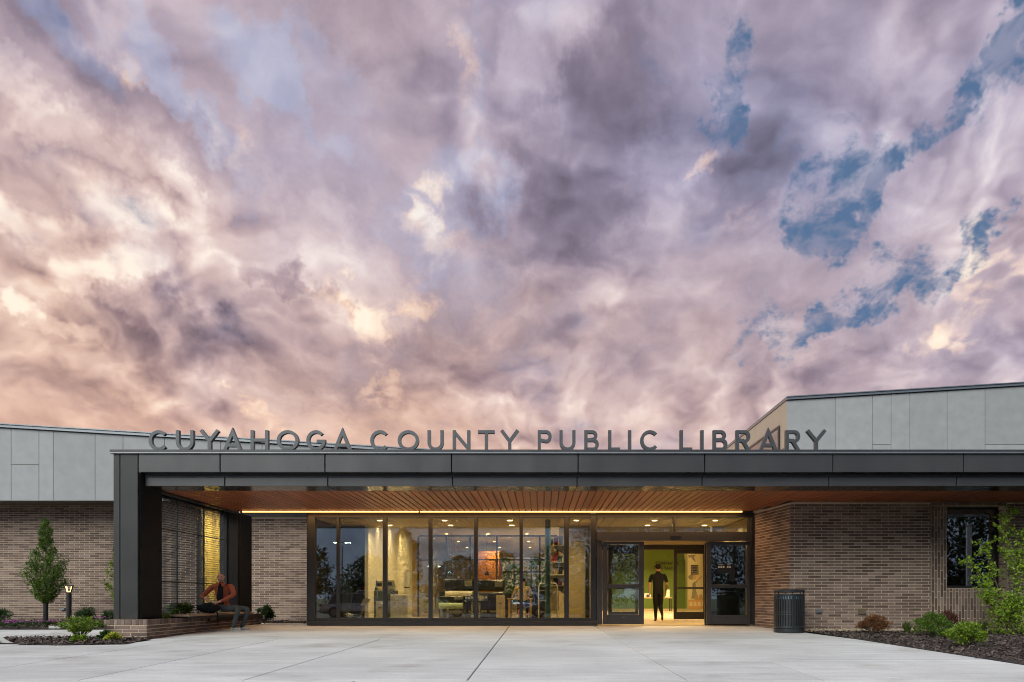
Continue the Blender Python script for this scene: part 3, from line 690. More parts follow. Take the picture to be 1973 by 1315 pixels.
def glyph(ch, w, h, s):
    """list of centre-line strokes inside a w x h cell"""
    e = s / 2; o = []
    if ch in 'OCG':
        c = arc(w / 2, h / 2, w / 2 - e, h / 2 - e, 0, 360, 40)[:-1]
        if ch == 'O': return [(c, True)]
        r = arc(w / 2, h / 2, w / 2 - e, h / 2 - e, 42, 318 if ch == 'C' else 330, 34)
        o = [(r, False)]
        if ch == 'G': o = [(arc(w / 2, h / 2, w / 2 - e, h / 2 - e, 42, 340, 34) + [(w - e, h * 0.46)], False), ([(w * 0.54, h * 0.46), (w - 0.002, h * 0.46)], False)]
        return o
    if ch == 'U':
        r = w / 2 - e; return [([(e, h)] + arc(w / 2, e + r, r, r, 180, 360, 20) + [(w - e, h)], False)]
    if ch == 'Y': return [([(e * 0.8, h), (w / 2, h * 0.47), (w - e * 0.8, h)], False), ([(w / 2, 0), (w / 2, h * 0.49)], False)]
    if ch == 'A': return [([(e * 0.75, 0), (w / 2, h - e * 0.9), (w - e * 0.75, 0)], False), ([(w * 0.2, h * 0.27), (w * 0.8, h * 0.27)], False)]
    if ch == 'H': return [([(e, 0), (e, h)], False), ([(w - e, 0), (w - e, h)], False), ([(e, h * 0.52), (w - e, h * 0.52)], False)]
    if ch == 'N': return [([(e, 0), (e, h)], False), ([(w - e, 0), (w - e, h)], False), ([(e, h - e), (w - e, e)], False)]
    if ch == 'T': return [([(0, h - e), (w, h - e)], False), ([(w / 2, 0), (w / 2, h - e)], False)]
    if ch == 'L': return [([(e, h), (e, e), (w, e)], False)]
    if ch == 'I': return [([(w / 2, 0), (w / 2, h)], False)]
    rr = h * 0.27
    if ch in 'PR':
        bowl = [(e, h - e), (w - rr, h - e)] + arc(w - rr, h - e - rr + e * 0.5, rr - e, rr - e * 0.5, 90, -90, 16)[1:] + [(e, h - 2 * rr + e)]
        o = [([(e, 0), (e, h)], False), (bowl, False)]
        if ch == 'R': o.append(([(w * 0.45, h - 2 * rr + e * 1.2), (w - e * 0.8, 0)], False))
        return o
    if ch == 'B':
        r1, r2 = h * 0.245, h * 0.275
        up = [(e, h - e), (w * 0.9 - r1, h - e)] + arc(w * 0.9 - r1, h - r1 - e * 0.2, r1 - e, r1 - e * 0.8, 90, -90, 14)[1:] + [(e, h * 0.52)]
        dn = [(e, h * 0.52), (w - r2, h * 0.52)] + arc(w - r2, (h * 0.52 + e) / 2, r2 - e, (h * 0.52 - e) / 2, 90, -90, 14)[1:] + [(e, e)]
        return [([(e, 0), (e, h)], False), (up, False), (dn, False)]
LY = 15.50
M_LET = pmat('grey_letter_metal', (0.085, 0.088, 0.090), 0.42, 0.5, var=0.05)
sign = empty('lettering_sign', (0, LY, 3.56)); tag(sign, 'raised grey metal capitals CUYAHOGA COUNTY PUBLIC LIBRARY standing on the canopy edge', 'sign')
sc_ = F / LY
LETTERS = [('C', 286, 324), ('U', 338.5, 372.5), ('Y', 384, 422), ('A', 430, 465), ('H', 482.5, 516.5), ('O', 533, 575), ('G', 590, 627), ('A', 642, 677),
           ('C', 713, 751), ('O', 766, 807), ('U', 823.5, 854.5), ('N', 872, 906), ('T', 921, 953), ('Y', 964, 1000),
           ('P', 1036, 1063), ('U', 1078, 1109), ('B', 1126, 1154), ('L', 1172, 1195), ('I', 1210, 1217), ('C', 1234, 1271),
           ('L', 1310, 1334), ('I', 1350, 1356), ('B', 1374, 1402), ('R', 1418, 1446), ('A', 1464, 1498), ('R', 1514, 1542), ('Y', 1554, 1593)]
LH = 39.5 / sc_
for ch, a, b in LETTERS:
    mb = MB(); w = (b - a) / sc_
    for q, (pts, cl) in enumerate(glyph(ch, w, LH, SW)): ribbon(mb, pts, SW, cl, 0.0015 * q, 0.09 + 0.0015 * q)
    o = mb.build('letter', M_LET, sign, (gx(a, LY), 0, 0.002)); o['label'] = 'grey metal letter ' + ch

# ------------------------------------------------------------------ brick planter under the piers, mesh screen
plt = empty('brick_planter', (0, 0, 0)); tag(plt, 'low brown brick planter wall with soldier cap under the dark piers', 'planter')
A0, A1, A2 = Vector((-8.32, 15.2, 0)), Vector((-7.50, 15.2, 0)), Vector((-7.62, 21.75, 0))
PT = 0.292; ur = (A2 - A1).normalized()
c1 = core_wall('planter_core', A0, X_, 0.80, -0.2, PT - 0.012, 0.2, plt)
c2 = core_wall('planter_core', A1 + ur * 0.01, ur, (A2 - A1).length - 0.02, -0.2, PT - 0.012, 0.25, plt)
lay(c1, running(A0, X_, 0.817, PT - 0.105 - 5 * BH, PT - 0.105, 0.1))
lay(c2, running(A1 + Vector((0.001, 0.003, 0)), ur, (A2 - A1).length - 0.003, PT - 0.105 - 5 * BH, PT - 0.105, 0.22))
sp = [(A0 + X_ * (i * BH) + Vector((0, -0.004, PT - 0.102)), X_, BH - JT, 0.10) for i in range(12)]; lay(c1, sp)
n_ = int((A2 - A1).length / BH)
sp = [(A1 + ur * (i * BH + 0.004) + Vector((0.005, 0, PT - 0.102)), ur, BH - JT, 0.10) for i in range(n_)]; lay(c2, sp)
MB().box(-8.31, -7.56, 15.26, 21.7, 0.16, 0.284).build('planter_soil', M_SOIL, plt)
MB().box(-8.31, -7.515, 15.215, 15.42, PT - 0.02, PT - 0.004).build('cap_mortar', M_MORTAR, plt)

scr = empty('mesh_screen', (0, 0, 0)); tag(scr, 'black square wire mesh screen between the two dark piers', 'screen')
SX, y0, y1, z0, z1 = -8.06, 16.36, 20.44, 0.32, 2.86
mb = MB(); r = 0.005; n = int((y1 - y0) / 0.052)
for i in range(n + 1): y = y0 + (y1 - y0) * i / n; mb.box(SX - r, SX + r, y - r, y + r, z0, z1)
n = int((z1 - z0) / 0.052)
for i in range(n + 1): z = z0 + (z1 - z0) * i / n; mb.box(SX - r + 0.006, SX + r + 0.006, y0, y1, z - r, z + r)
mb.build('wire_mesh', M_BLACK, scr)
for y in (y0, 17.68, 19.06, y1): MB().box(SX - 0.016, SX + 0.02, y - 0.011, y + 0.011, z0 - 0.02, z1 + 0.02).build('stile', M_BLACK, scr)
for z in (z0, 1.05, 2.18, z1): MB().box(SX - 0.014, SX + 0.018, y0 + 0.012, y1 - 0.012, z - 0.009, z + 0.009).build('rail', M_BLACK, scr)

# ------------------------------------------------------------------ interior shell
def wall(name, x0, x1, y0, y1, z0, z1, mat): return MB().box(x0, x1, y0, y1, z0, z1).build(name, mat, lib)
HZ, LZ = 3.36, 2.76
wall('interior_floor', -5.89, 10.2, 20.345, 47.2, -0.03, 0.004, M_FLOORI)
wall('high_ceiling', -5.89, 10.2, 23.0, 47.2, HZ, HZ + 0.05, M_WHITE)
wall('ceiling_bulkhead', -5.89, 5.36, 22.95, 23.0, LZ, HZ + 0.05, M_BEIGE)
lowc = MB().box(-5.89, 5.36, 20.46, 22.94, LZ + 0.02, LZ + 0.06).build('low_ceiling', M_FRAME, lib)
cm = MB().cbox(0, 0.292, 20.46, 22.94, LZ, LZ + 0.019, 0.004).mesh('ceiling_board'); cm.materials.append(M_CEIL)
for i in range(37): link('ceiling_board', cm, None, lowc, (-5.86 + 0.30 * i, 0, 0))
wall('interior_wall', -4.95, -4.85, 22.4, 30.0, 0, HZ, M_WHITE)
wall('interior_wall', -5.88, -4.955, 23.6, 23.7, 0, HZ, pmat('teal_grey_wall', (0.10, 0.13, 0.12), 0.6))
wall('interior_wall', 0.66, 0.76, 22.7, 30.0, 0, HZ, M_BEIGE)
wall('interior_wall', 0.66, 1.34, 22.6, 22.7, 0, LZ, M_BEIGE)
wall('vestibule_wall', 1.36, 1.44, 20.46, 25.0, 0, LZ, M_BEIGE)
wall('vestibule_wall', 5.27, 5.35, 20.46, 25.0, 0, LZ, M_BEIGE)
wall('vestibule_ceiling_edge', 1.44, 5.27, 24.9, 25.0, 2.38, HZ, M_BEIGE)
wall('hall_wall', 9.6, 9.7, 25.2, 46.9, 0, HZ, M_WHITE)
wall('hall_wall', 5.36, 9.6, 25.1, 25.2, 0, HZ, M_WHITE)
wall('hall_wall', -5.88, -2.62, 46.9, 47.0, 0, HZ, M_BEIGE); wall('hall_wall', 0.42, 4.0, 46.9, 47.0, 0, HZ, M_BEIGE); wall('hall_wall', -2.62, 0.42, 46.9, 47.0, 3.1, HZ, M_BEIGE); wall('hall_wall', -2.62, 0.42, 46.9, 47.0, 0, 0.4, M_BEIGE)
wall('hall_wall', -5.89, -5.8, 30.1, 46.9, 0, HZ, M_BEIGE)
gw = wall('green_feature_wall', 3.9, 8.05, 44.0, 44.1, 0, HZ, M_GREENW)
mw = wall('mural_wall', 8.05, 9.6, 44.02, 44.12, 0, HZ, pmat('cream_mural_ground', (0.62, 0.54, 0.30), 0.8, var=0.04))
wall('skirting', 3.9, 8.05, 43.97, 43.995, 0, 0.12, M_BEIGE)
bw = empty('rear_window', (0, 0, 0), parent=lib)
for X in (-2.60, -1.6, -0.6, 0.38): MB().box(X - 0.03, X + 0.03, 46.86, 46.95, 0.4, 3.1).build('mullion', M_FRAME, bw)
MB().box(-2.6, 0.4, 46.87, 46.94, 2.2, 2.28).build('rail', M_FRAME, bw)
# lettering and painted figures on the far walls
def text(body, size, loc, mat, parent, rot=(R(90), 0, 0), align='LEFT', ext=0.004):
    c = bpy.data.curves.new('wall_text', 'FONT'); c.body = body; c.size = size; c.extrude = ext; c.align_x = align; c.space_character = 1.08; c.offset = size * 0.016
    o = bpy.data.objects.new('wall_text', c); COL.objects.link(o)
    me = bpy.data.meshes.new_from_object(o.evaluated_get(bpy.context.evaluated_depsgraph_get())); bpy.data.objects.remove(o); bpy.data.curves.remove(c)
    t = link('wall_text', me, mat, parent, loc); me.materials.clear(); me.materials.append(mat); t.rotation_euler = rot; return t
M_INK = pmat('black_ink', (0.008, 0.008, 0.008), 0.6)
text("Children's &", 0.235, (gx(1263, 43.98), 43.98, gz(1088, 43.98)), M_INK, gw); text("Teen Spaces", 0.235, (gx(1259, 43.98), 43.98, gz(1097.5, 43.98)), M_INK, gw)
def flat(name, pts, color, parent, Y=44.0, dz=0.0, rough=0.8):
    m = MATS.get('paint_%s' % str(color)) or pmat('paint_%s' % str(color), color, rough, var=0.06)
    return MB().prism([(gx(p[0], Y), gz(p[1], Y)) for p in pts], Y + dz - 0.006, Y + dz).build(name, m, parent)
flat('painted_bird', [(1326, 1070), (1334, 1069), (1341, 1071), (1337, 1074), (1341, 1084), (1336, 1080), (1331, 1074), (1327, 1076)], (0.05, 0.05, 0.05), mw)
flat('painted_child', [(1334, 1124), (1340, 1121), (1341, 1135), (1344, 1154), (1332, 1154), (1334, 1138)], (0.10, 0.10, 0.11), mw)
flat('painted_arm', [(1340, 1121), (1349, 1112), (1353, 1110), (1353, 1112), (1347, 1117), (1341, 1125)], (0.45, 0.20, 0.06), mw, dz=-0.007)
flat('painted_head', [(1334, 1110), (1337, 1107.5), (1341, 1109), (1342, 1113), (1339, 1117), (1335, 1117)], (0.50, 0.20, 0.06), mw, dz=-0.014)
flat('painted_hair', [(1326, 1110), (1332, 1107.5), (1336, 1108), (1335, 1113), (1334, 1118), (1327, 1116)], (0.09, 0.07, 0.02), mw, dz=-0.021)
flat('painted_table', [(1326, 1156), (1360, 1156), (1360, 1174), (1326, 1174)], (0.55, 0.24, 0.04), mw, dz=-0.03)
for p in (1331, 1339, 1347, 1355): flat('painted_pot', [(p - 2.4, 1160), (p + 2.4, 1160), (p + 3, 1168), (p - 3, 1168)], (0.66, 0.56, 0.36), mw, dz=-0.037)
for p in (1342, 1350, 1358): flat('painted_bush', [(p - 4, 1156), (p - 3, 1148), (p, 1145), (p + 3, 1148), (p + 4, 1156)], (0.33, 0.15, 0.03), mw, dz=-0.044)

wall('added_dark_screen', 4.22, 5.26, 20.62, 20.70, 0, 2.12, M_FRAME)  # added dark panel, keeps the view through the right door leaf dark
# downlights: ring + glowing disc + its own light
def downlight(x, y, z, watt, where):
    d = empty('ceiling_downlight', (x, y, z)); tag(d, 'round warm recessed downlight ' + where, 'downlight', 'downlights ' + where)
    MB().lathe([(0.095, -0.004), (0.095, -0.012), (0.072, -0.012), (0.072, -0.004)], 18).build('trim_ring', M_WHITE, d)
    MB().cyl((0, 0, -0.002), (0, 0, -0.008), 0.071, n=18).build('lens', M_LAMP, d)
    if watt: lamp('downlight_light', (0, 0, -0.02), watt, WARM, 0.14, d, spread=150)
for X in (-4.27, -2.56, -0.83, 0.93, 3.0, 4.6):
    for Y in (21.15, 22.55):
        if X == 0.93 and Y > 22: continue
        downlight(X, Y, LZ, 12 if X < 1.2 else 15, ('in the board ceiling of the workshop, ' if X < 1.2 else 'in the vestibule ceiling over the doors, ') + ('row next to the glass' if Y < 22 else 'row set further in'))
for X in (-3.6, -1.4):
    for Y in (25.0, 28.2): downlight(X, Y, HZ, 32, 'in the high workshop ceiling')
for X in (-3.9, -2.2, -0.6):
    for Y in (33.0, 37.5, 42.0): downlight(X, Y, HZ, 50 if X == -2.2 else 0, 'beyond the glass partition')
for X in (3.2, 6.4):
    for Y in (28.5, 34.0, 40.5): downlight(X, Y, HZ, 120, 'in the hall before the green wall')
for Y in (23.7, 25.6, 27.5):
    d = empty('wall_washer', (-4.62, Y, HZ)); tag(d, 'warm wall washer lamp grazing the white workshop wall', 'lamp', 'wall washers over the workshop wall')
    MB().cyl((0, 0, 0), (0, 0, -0.09), 0.05, n=12).build('can', M_BLACK, d); MB().cyl((0, 0, -0.0905), (0, 0, -0.094), 0.04, n=12).build('lens', M_LAMP, d)
    lamp('washer_light', (0, 0, -0.10), 4, WARM, 0.08, d, spread=70)

# ------------------------------------------------------------------ glass front, transom and sliding doors
GYW = 20.30
sf = empty('glass_storefront', (0, 0, 0), parent=lib)
def px_box(name, p0, p1, q0, q1, mat, parent, Y=GYW, d0=-0.05, d1=0.09, b=0.004):
    return MB().cbox(gx(p0, Y), gx(p1, Y), Y + d0, Y + d1, gz(q1, Y), gz(q0, Y), b).build(name, mat, parent)
px_box('mullion', 595, 608, 990, 1197, M_FRAME, sf)
for a, b in ((649, 654), (738, 746), (826, 833), (913.5, 920.5), (1001, 1007.5), (1087, 1096)): px_box('mullion', a, b, 998, 1197, M_FRAME, sf)
px_box('mullion', 1138, 1149, 990, 1197, M_FRAME, sf)
px_box('head_rail', 608.2, 1137.8, 988.5, 998, M_FRAME, sf); px_box('sill_rail', 608.2, 1137.8, 1191, 1197, M_FRAME, sf, d0=-0.03)
px_box('sill', 593, 1150, 1197.2, 1205.4, M_FRAME, sf, d0=-0.10)
pm = [608, 649, 738, 826, 913.5, 1001, 1087, 1138]; pn = [608, 654, 746, 833, 920.5, 1007.5, 1096, 1138]
for i in range(7): MB().box(gx(pn[i], GYW), gx(pm[i + 1], GYW), GYW + 0.02, GYW + 0.03, gz(1191, GYW), gz(998, GYW)).build('pane', M_GLASS, sf)
MB().box(-5.95, 5.36, 20.20, 20.46, 2.875, 3.46).build('storefront_header', M_FRAME, sf)
tr = empty('door_transom', (0, 0, 0), parent=lib)
px_box('head_rail', 1149.2, 1453, 988.5, 997, M_FRAME, tr); px_box('door_header', 1149.2, 1445.8, 1026, 1043, M_DOORF, tr, d0=-0.14); px_box('mullion', 1296.5, 1301, 997.2, 1025.8, M_FRAME, tr)
px_box('jamb', 1446, 1456.5, 997.2, 1203.5, M_FRAME, tr, d0=-0.08); px_box('jamb', 1149.2, 1160, 1043.2, 1203.5, M_DOORF, tr, d0=-0.10)
px_box('door_sensor', 1290, 1310, 1034, 1037.5, M_BLACK, tr, d0=-0.19, d1=-0.141)
for a, b in ((1149.4, 1296.3), (1301.2, 1445.8)): MB().box(gx(a, GYW), gx(b, GYW), GYW + 0.02, GYW + 0.03, gz(1026, GYW), gz(997, GYW)).build('pane', M_GLASS, tr)
def sliding_door(name, p, q, Y, mat, parent):
    """p: outer left, glass left, glass right, outer right; q: top, glass top, mid rail, glass bottom, bottom"""
    d = empty(name, (0, 0, 0), parent=parent)
    px_box('stile', p[0], p[1], q[0], q[5], mat, d, Y, -0.03, 0.03); px_box('stile', p[2], p[3], q[0], q[5], mat, d, Y, -0.03, 0.03)
    px_box('top_rail', p[1] + .1, p[2] - .1, q[0], q[1], mat, d, Y, -0.03, 0.03); px_box('mid_rail', p[1] + .1, p[2] - .1, q[2], q[3], mat, d, Y, -0.03, 0.03); px_box('kick_rail', p[1] + .1, p[2] - .1, q[4], q[5], mat, d, Y, -0.03, 0.03)
    for a, b in ((q[1], q[2]), (q[3], q[4])): MB().box(gx(p[1], Y), gx(p[2], Y), Y - 0.006, Y + 0.006, gz(b, Y), gz(a, Y)).build('pane', M_GLASS, d)
    return d
DY = 20.24
dl = sliding_door('sliding_door', (1161.5, 1170, 1231, 1240.5), (1044, 1049, 1126, 1134, 1184.5, 1203.4), DY, M_DOORF, lib)
dr = sliding_door('sliding_door', (1361, 1370, 1439.5, 1445.5), (1044, 1051, 1126.5, 1133.5, 1185.5, 1203.4), DY, M_DOORF, lib)
di = sliding_door('inner_sliding_door', (1298, 1304, 1355, 1361.5), (1060, 1067.5, 1131.5, 1135.5, 1179.5, 1194), 24.95, M_FRAME, lib)
di2 = sliding_door('inner_sliding_door', (1172, 1179, 1224, 1230), (1060, 1067.5, 1131.5, 1135.5, 1179.5, 1194), 24.95, M_FRAME, lib)
wall('inner_door_header', gx(1160, 24.95), gx(1375, 24.95), 24.88, 24.99, gz(1060, 24.95), 2.37, M_FRAME)
px_box('lock', 1237.4, 1238.8, 1130, 1131.5, M_COPING, dl, DY, -0.045, -0.031); px_box('logo_plate', 1198.5, 1203, 1189, 1190, M_COPING, dl, DY, -0.036, -0.031); px_box('logo_plate', 1398.5, 1403.5, 1189, 1191, M_BLACK, dr, DY, -0.036, -0.031)
def sticker(pts, mat, parent, Y, name='sticker', dz=-0.009): return MB().prism([(gx(a, Y), gz(b, Y)) for a, b in pts], Y + dz - 0.002, Y + dz).build(name, mat, parent)
sticker([(1382.5, 1087), (1415.5, 1087), (1415.5, 1119.5), (1404, 1119.5), (1404, 1105), (1382.5, 1105)], M_INK, dr, DY)
M_STW = pmat('white_print', (0.6, 0.6, 0.55), 0.6)
for p in (1385, 1389.5, 1394, 1402, 1406.5): sticker([(p + 1.8 * math.cos(t * 0.785), 1093 + 1.8 * math.sin(t * 0.785)) for t in range(8)][::-1], M_STW, dr, DY, 'sticker_symbol', -0.0115)
for a, b in ((1384, 1394), (1401, 1407)): sticker([(a, 1088.3), (b, 1088.3), (b, 1089.3), (a, 1089.3)], M_STW, dr, DY, 'sticker_symbol', -0.0115)
for a, b, c, d in ((1180, 1085, 1200, 1086), (1180, 1097, 1191, 1098), (1180, 1086, 1181, 1097), (1199, 1086, 1200, 1095)): sticker([(a, b), (c, b), (c, d), (a, d)], M_INK, dl, DY)
sticker([(1331, 1089.5), (1345.5, 1089.5), (1345.5, 1107.5), (1331, 1107.5)], M_INK, di, 24.95); sticker([(1332.2, 1091), (1344.3, 1091), (1344.3, 1106), (1332.2, 1106)], pmat('grey_notice', (0.25, 0.24, 0.2), 0.6), di, 24.95, 'notice', -0.0115)
for k in range(4): sticker([(1334, 1092.5 + k * 3.2), (1342.5, 1092.5 + k * 3.2), (1342.5, 1094.3 + k * 3.2), (1334, 1094.3 + k * 3.2)], M_INK, di, 24.95, 'notice_line', -0.014)
# partition between workshop and hall
ip = empty('interior_partition', (0, 0, 0), parent=lib); IY = 30.0
for p in (806, 860, 906, 957, 1006, 1040, 1074): px_box('mullion', p - 1.6, p + 1.6, 1034, 1190, M_BLACK, ip, IY, -0.03, 0.05, 0.003)
for q in (1033, 1079): px_box('rail', 808, 1074, q - 1.4, q + 1.4, M_BLACK, ip, IY, -0.028, 0.048, 0.003)
MB().box(gx(808, IY), gx(1074, IY), IY + 0.01, IY + 0.02, 0.05, gz(1034, IY)).build('pane', M_GLASSI, ip)
wall('wood_room_box', gx(921, 38), gx(962, 38), 38, 41, 0, 2.95, pmat('orange_timber', (0.36, 0.13, 0.03), 0.5, var=0.2, scale=3, stretch=(6, 6, 0.6)))
col_ = MB().lathe([(0.075, 0.004), (0.075, LZ - 0.002)], 18, (gx(1055.5, 21.0), 21.0, 0)); col_.build('steel_column', pmat('teal_column_paint', (0.07, 0.15, 0.13), 0.35), lib, smooth=True)
MB().box(gx(1128, 22.55), gx(1143, 22.55), 22.53, 22.598, 0.0, 2.2).build('workshop_side_door', M_BLACK, lib)

# ------------------------------------------------------------------ workshop furniture behind the glass
M_MWHITE = pmat('white_enamel', (0.62, 0.60, 0.54), 0.4); M_MGREY = pmat('grey_plastic', (0.22, 0.22, 0.21), 0.5); M_MBLK = pmat('black_plastic', (0.014, 0.014, 0.014), 0.4)
M_PLY = pmat('birch_ply', (0.48, 0.33, 0.15), 0.55, var=0.12, stretch=(1, 8, 1)); M_MGREEN = pmat('pale_green_vinyl', (0.33, 0.42, 0.20), 0.5); M_RED = pmat('red_plastic', (0.45, 0.035, 0.02), 0.45); M_ORNG = pmat('orange_plastic', (0.65, 0.15, 0.02), 0.5); M_BLUE = pmat('blue_plastic', (0.03, 0.10, 0.35), 0.45)
def table(name, label, x0, x1, y0, y1, h, top, leg=M_MBLK, shelf=False):
    t = empty(name, ((x0 + x1) / 2, (y0 + y1) / 2, 0.004)); tag(t, label, 'table'); a, b = (x1 - x0) / 2, (y1 - y0) / 2
    MB().cbox(-a, a, -b, b, h - 0.04, h, 0.006).build('table_top', top, t)
    for sx in (-1, 1):
        for sy in (-1, 1): MB().cbox(sx * (a - 0.05) - 0.025, sx * (a - 0.05) + 0.025, sy * (b - 0.05) - 0.025, sy * (b - 0.05) + 0.025, 0, h - 0.041, 0.004).build('leg', leg, t)
    if shelf: MB().cbox(-a + 0.03, a - 0.03, -b + 0.03, b - 0.03, 0.22, 0.25, 0.004).build('shelf', top, t)
    return t
def cabinet(name, label, x0, x1, y0, y1, h, mat, n=2):
    t = empty(name, ((x0 + x1) / 2, (y0 + y1) / 2, 0.004)); tag(t, label, 'cabinet'); a, b = (x1 - x0) / 2, (y1 - y0) / 2
    MB().cbox(-a, a, -b, b, 0.06, h, 0.006).build('carcass', mat, t); MB().box(-a + 0.03, a - 0.03, -b + 0.03, b - 0.03, 0, 0.059).build('plinth', M_MBLK, t)
    w = 2 * a / n
    for i in range(n):
        d = MB().cbox(-a + i * w + 0.008, -a + (i + 1) * w - 0.008, -b - 0.018, -b - 0.001, 0.09, h - 0.03, 0.003).build('cabinet_door', mat, t)
        MB().cbox(-a + i * w + w * 0.35, -a + i * w + w * 0.65, -b - 0.035, -b - 0.0185, h * 0.7, h * 0.7 + 0.015, 0.003).build('handle', M_MBLK, d)
    return t
cabinet('work_counter', 'dark teal counter carrying small machines behind the glass front', gx(684, 23.2), gx(760, 23.2), 23.2, 23.8, 0.92, pmat('dark_teal_laminate', (0.05, 0.07, 0.06), 0.4), 4)
cabinet('white_cabinet', 'low white storage cabinet with two doors just inside the glass', gx(752, 21.6), gx(786, 21.6), 21.6, 22.1, 0.80, M_MWHITE, 2)
cabinet('drawer_unit', 'small white drawer unit under the workshop counter', gx(724, 21.9), gx(740, 21.9), 21.9, 22.3, 0.62, M_MWHITE, 1)
t = empty('paper_roll', (gx(784, 22.4), 22.4, 0.004)); tag(t, 'tall white roll of paper standing on end with black straps', 'paper roll')
MB().lathe([(0.001, 0), (0.075, 0), (0.075, 1.42), (0.03, 1.42), (0.03, 1.40), (0.001, 1.40)], 16).build('roll', M_MWHITE, t, smooth=False)
for z in (0.55, 0.98): MB().lathe([(0.077, z), (0.080, z + 0.005), (0.080, z + 0.025), (0.077, z + 0.03)], 16).build('strap', M_MBLK, t)
def desk_machine(name, label, x, y, z, w, h, d, mat, screen=True):
    t = empty(name, (x, y, z)); tag(t, label, 'machine')
    MB().cbox(-w / 2, w / 2, -d / 2, d / 2, 0.004, h * 0.35, 0.01).build('base', mat, t)
    MB().prism([(-w / 2, h * 0.36), (w / 2, h * 0.36), (w * 0.34, h), (-w * 0.42, h)], -d * 0.1, d / 2).build('housing', mat, t)
    if screen: MB().cbox(-w * 0.22, w * 0.2, -d * 0.1 - 0.012, -d * 0.1 - 0.001, h * 0.48, h * 0.85, 0.003).build('screen', M_MBLK, t)
desk_machine('sewing_machine', 'white desktop cutting machine on the dark teal counter', gx(719, 23.45), 23.45, 0.925, 0.34, 0.32, 0.3, M_MWHITE)
desk_machine('desktop_printer', 'beige desktop printer in the middle of the dark teal counter', gx(733, 23.45), 23.45, 0.925, 0.28, 0.28, 0.3, pmat('beige_plastic', (0.4, 0.34, 0.22), 0.5))
desk_machine('desktop_machine', 'grey angular desktop machine at the far end of the counter', gx(752, 23.45), 23.45, 0.925, 0.26, 0.30, 0.3, M_MGREY)
desk_machine('red_toolbox', 'small red box machine at the near end of the dark counter', gx(703, 23.4), 23.4, 0.925, 0.17, 0.13, 0.2, M_RED, False)
t = empty('fume_arm', (gx(664, 21.4), 21.4, 0.004)); tag(t, 'floor extractor with inclined grey arm and pale boxy head', 'machine')
MB().lathe([(0.001, 0.02), (0.24, 0.02), (0.27, 0.12), (0.22, 0.26), (0.10, 0.33), (0.001, 0.34)], 18).build('canister', M_MBLK, t, smooth=True)
MB().tube([(0.15, 0, 0.12), (0.36, 0, 0.14), (0.52, 0, 0.5)], 0.045, 10).build('arm', M_MGREY, t); MB().prism([(0.44, 0.50), (0.60, 0.52), (0.70, 0.68), (0.52, 0.68)], -0.08, 0.08).build('head', M_MWHITE, t)
for a in (0, 2.1, 4.2): MB().ico((0.22 * math.cos(a), 0.22 * math.sin(a), 0.025), 0.025).build('caster', M_MBLK, t)
def plotter(name, label, x0, x1, y, z, h, mat, rollmat):
    t = empty(name, ((x0 + x1) / 2, y, 0.004)); tag(t, label, 'printer'); a = (x1 - x0) / 2
    MB().cbox(-a, a, -0.25, 0.3, z, z + h, 0.03).build('body', mat, t); MB().cbox(a - 0.3, a - 0.06, -0.265, -0.251, z + h * 0.35, z + h * 0.85, 0.005).build('control_panel', M_MGREY, t)
    MB().cyl((-a * 0.9, -0.3, z - 0.12), (a * 0.9, -0.3, z - 0.12), 0.085, n=14).build('roll', rollmat, t)
    for s in (-1, 1):
        MB().cbox(s * a * 0.82 - 0.03, s * a * 0.82 + 0.03, -0.03, 0.05, 0.06, z - 0.001, 0.005).build('leg', M_MGREY, t); MB().cbox(s * a * 0.82 - 0.035, s * a * 0.82 + 0.035, -0.32, 0.32, 0.0, 0.058, 0.01).build('foot', M_MGREY, t)
    MB().cbox(-a * 0.82 + 0.04, a * 0.82 - 0.04, -0.01, 0.03, 0.25, 0.31, 0.004).build('cross_bar', M_MGREY, t)
cabinet('storage_cabinet', 'long low black storage cabinet behind the wide format printers', gx(846, 26.2), gx(908, 26.2), 26.2, 26.7, 0.92, M_MBLK, 4)
cabinet('storage_cabinet', 'low black storage cabinet between the printers and the ply workbench', gx(912, 26.2), gx(985, 26.2), 26.2, 26.7, 0.86, M_MBLK, 5)
cabinet('tool_chest', 'dark tool chest by the shelving wall', gx(1020, 25.2), gx(1052, 25.2), 25.2, 25.7, 1.05, M_MBLK, 3)
plotter('wide_format_printer', 'long black wide format printer in the middle of the workshop', gx(857, 25), gx(915, 25), 25, 0.95, 0.34, M_MBLK, M_MWHITE)
plotter('wide_format_printer', 'long black wide format printer nearest the yellow workbench', gx(919, 25), gx(973, 25), 25, 0.93, 0.34, M_MBLK, M_MBLK)
plotter('vinyl_cutter', 'vinyl cutter with pale green roll in front of the black printers', gx(846, 22.9), gx(897, 22.9), 22.9, 0.60, 0.16, M_MBLK, M_MGREEN)
table('book_cart', 'long dark cart with coloured boxes in front of the printers', gx(896, 22.6), gx(944, 22.6), 22.4, 22.9, 0.62, M_MBLK, shelf=True)
rr_ = random.Random(3)
for i in range(8):
    x = gx(899 + i * 5.4, 22.6); h = rr_.uniform(0.13, 0.2); ci = rr_.randrange(5); c = [M_RED, M_MWHITE, M_PLY, M_MGREY, M_BLUE][ci]
    t = empty('supply_box', (x, 22.6, 0.628)); tag(t, 'small %s supply box in the row on the dark cart' % ['red', 'white', 'tan', 'grey', 'blue'][ci], 'box', 'supply boxes on the cart')
    MB().cbox(-0.03, 0.03, -0.1, 0.1, 0, h, 0.004).build('carton', c, t); MB().cbox(-0.032, 0.032, -0.103, -0.1005, h * 0.4, h * 0.7, 0.001).build('box_label', M_STW, t)
table('yellow_workbench', 'ply workbench with shelf near the shelving wall', gx(978, 22.8), gx(1026, 22.8), 22.6, 23.2, 0.70, M_PLY, M_PLY, True)
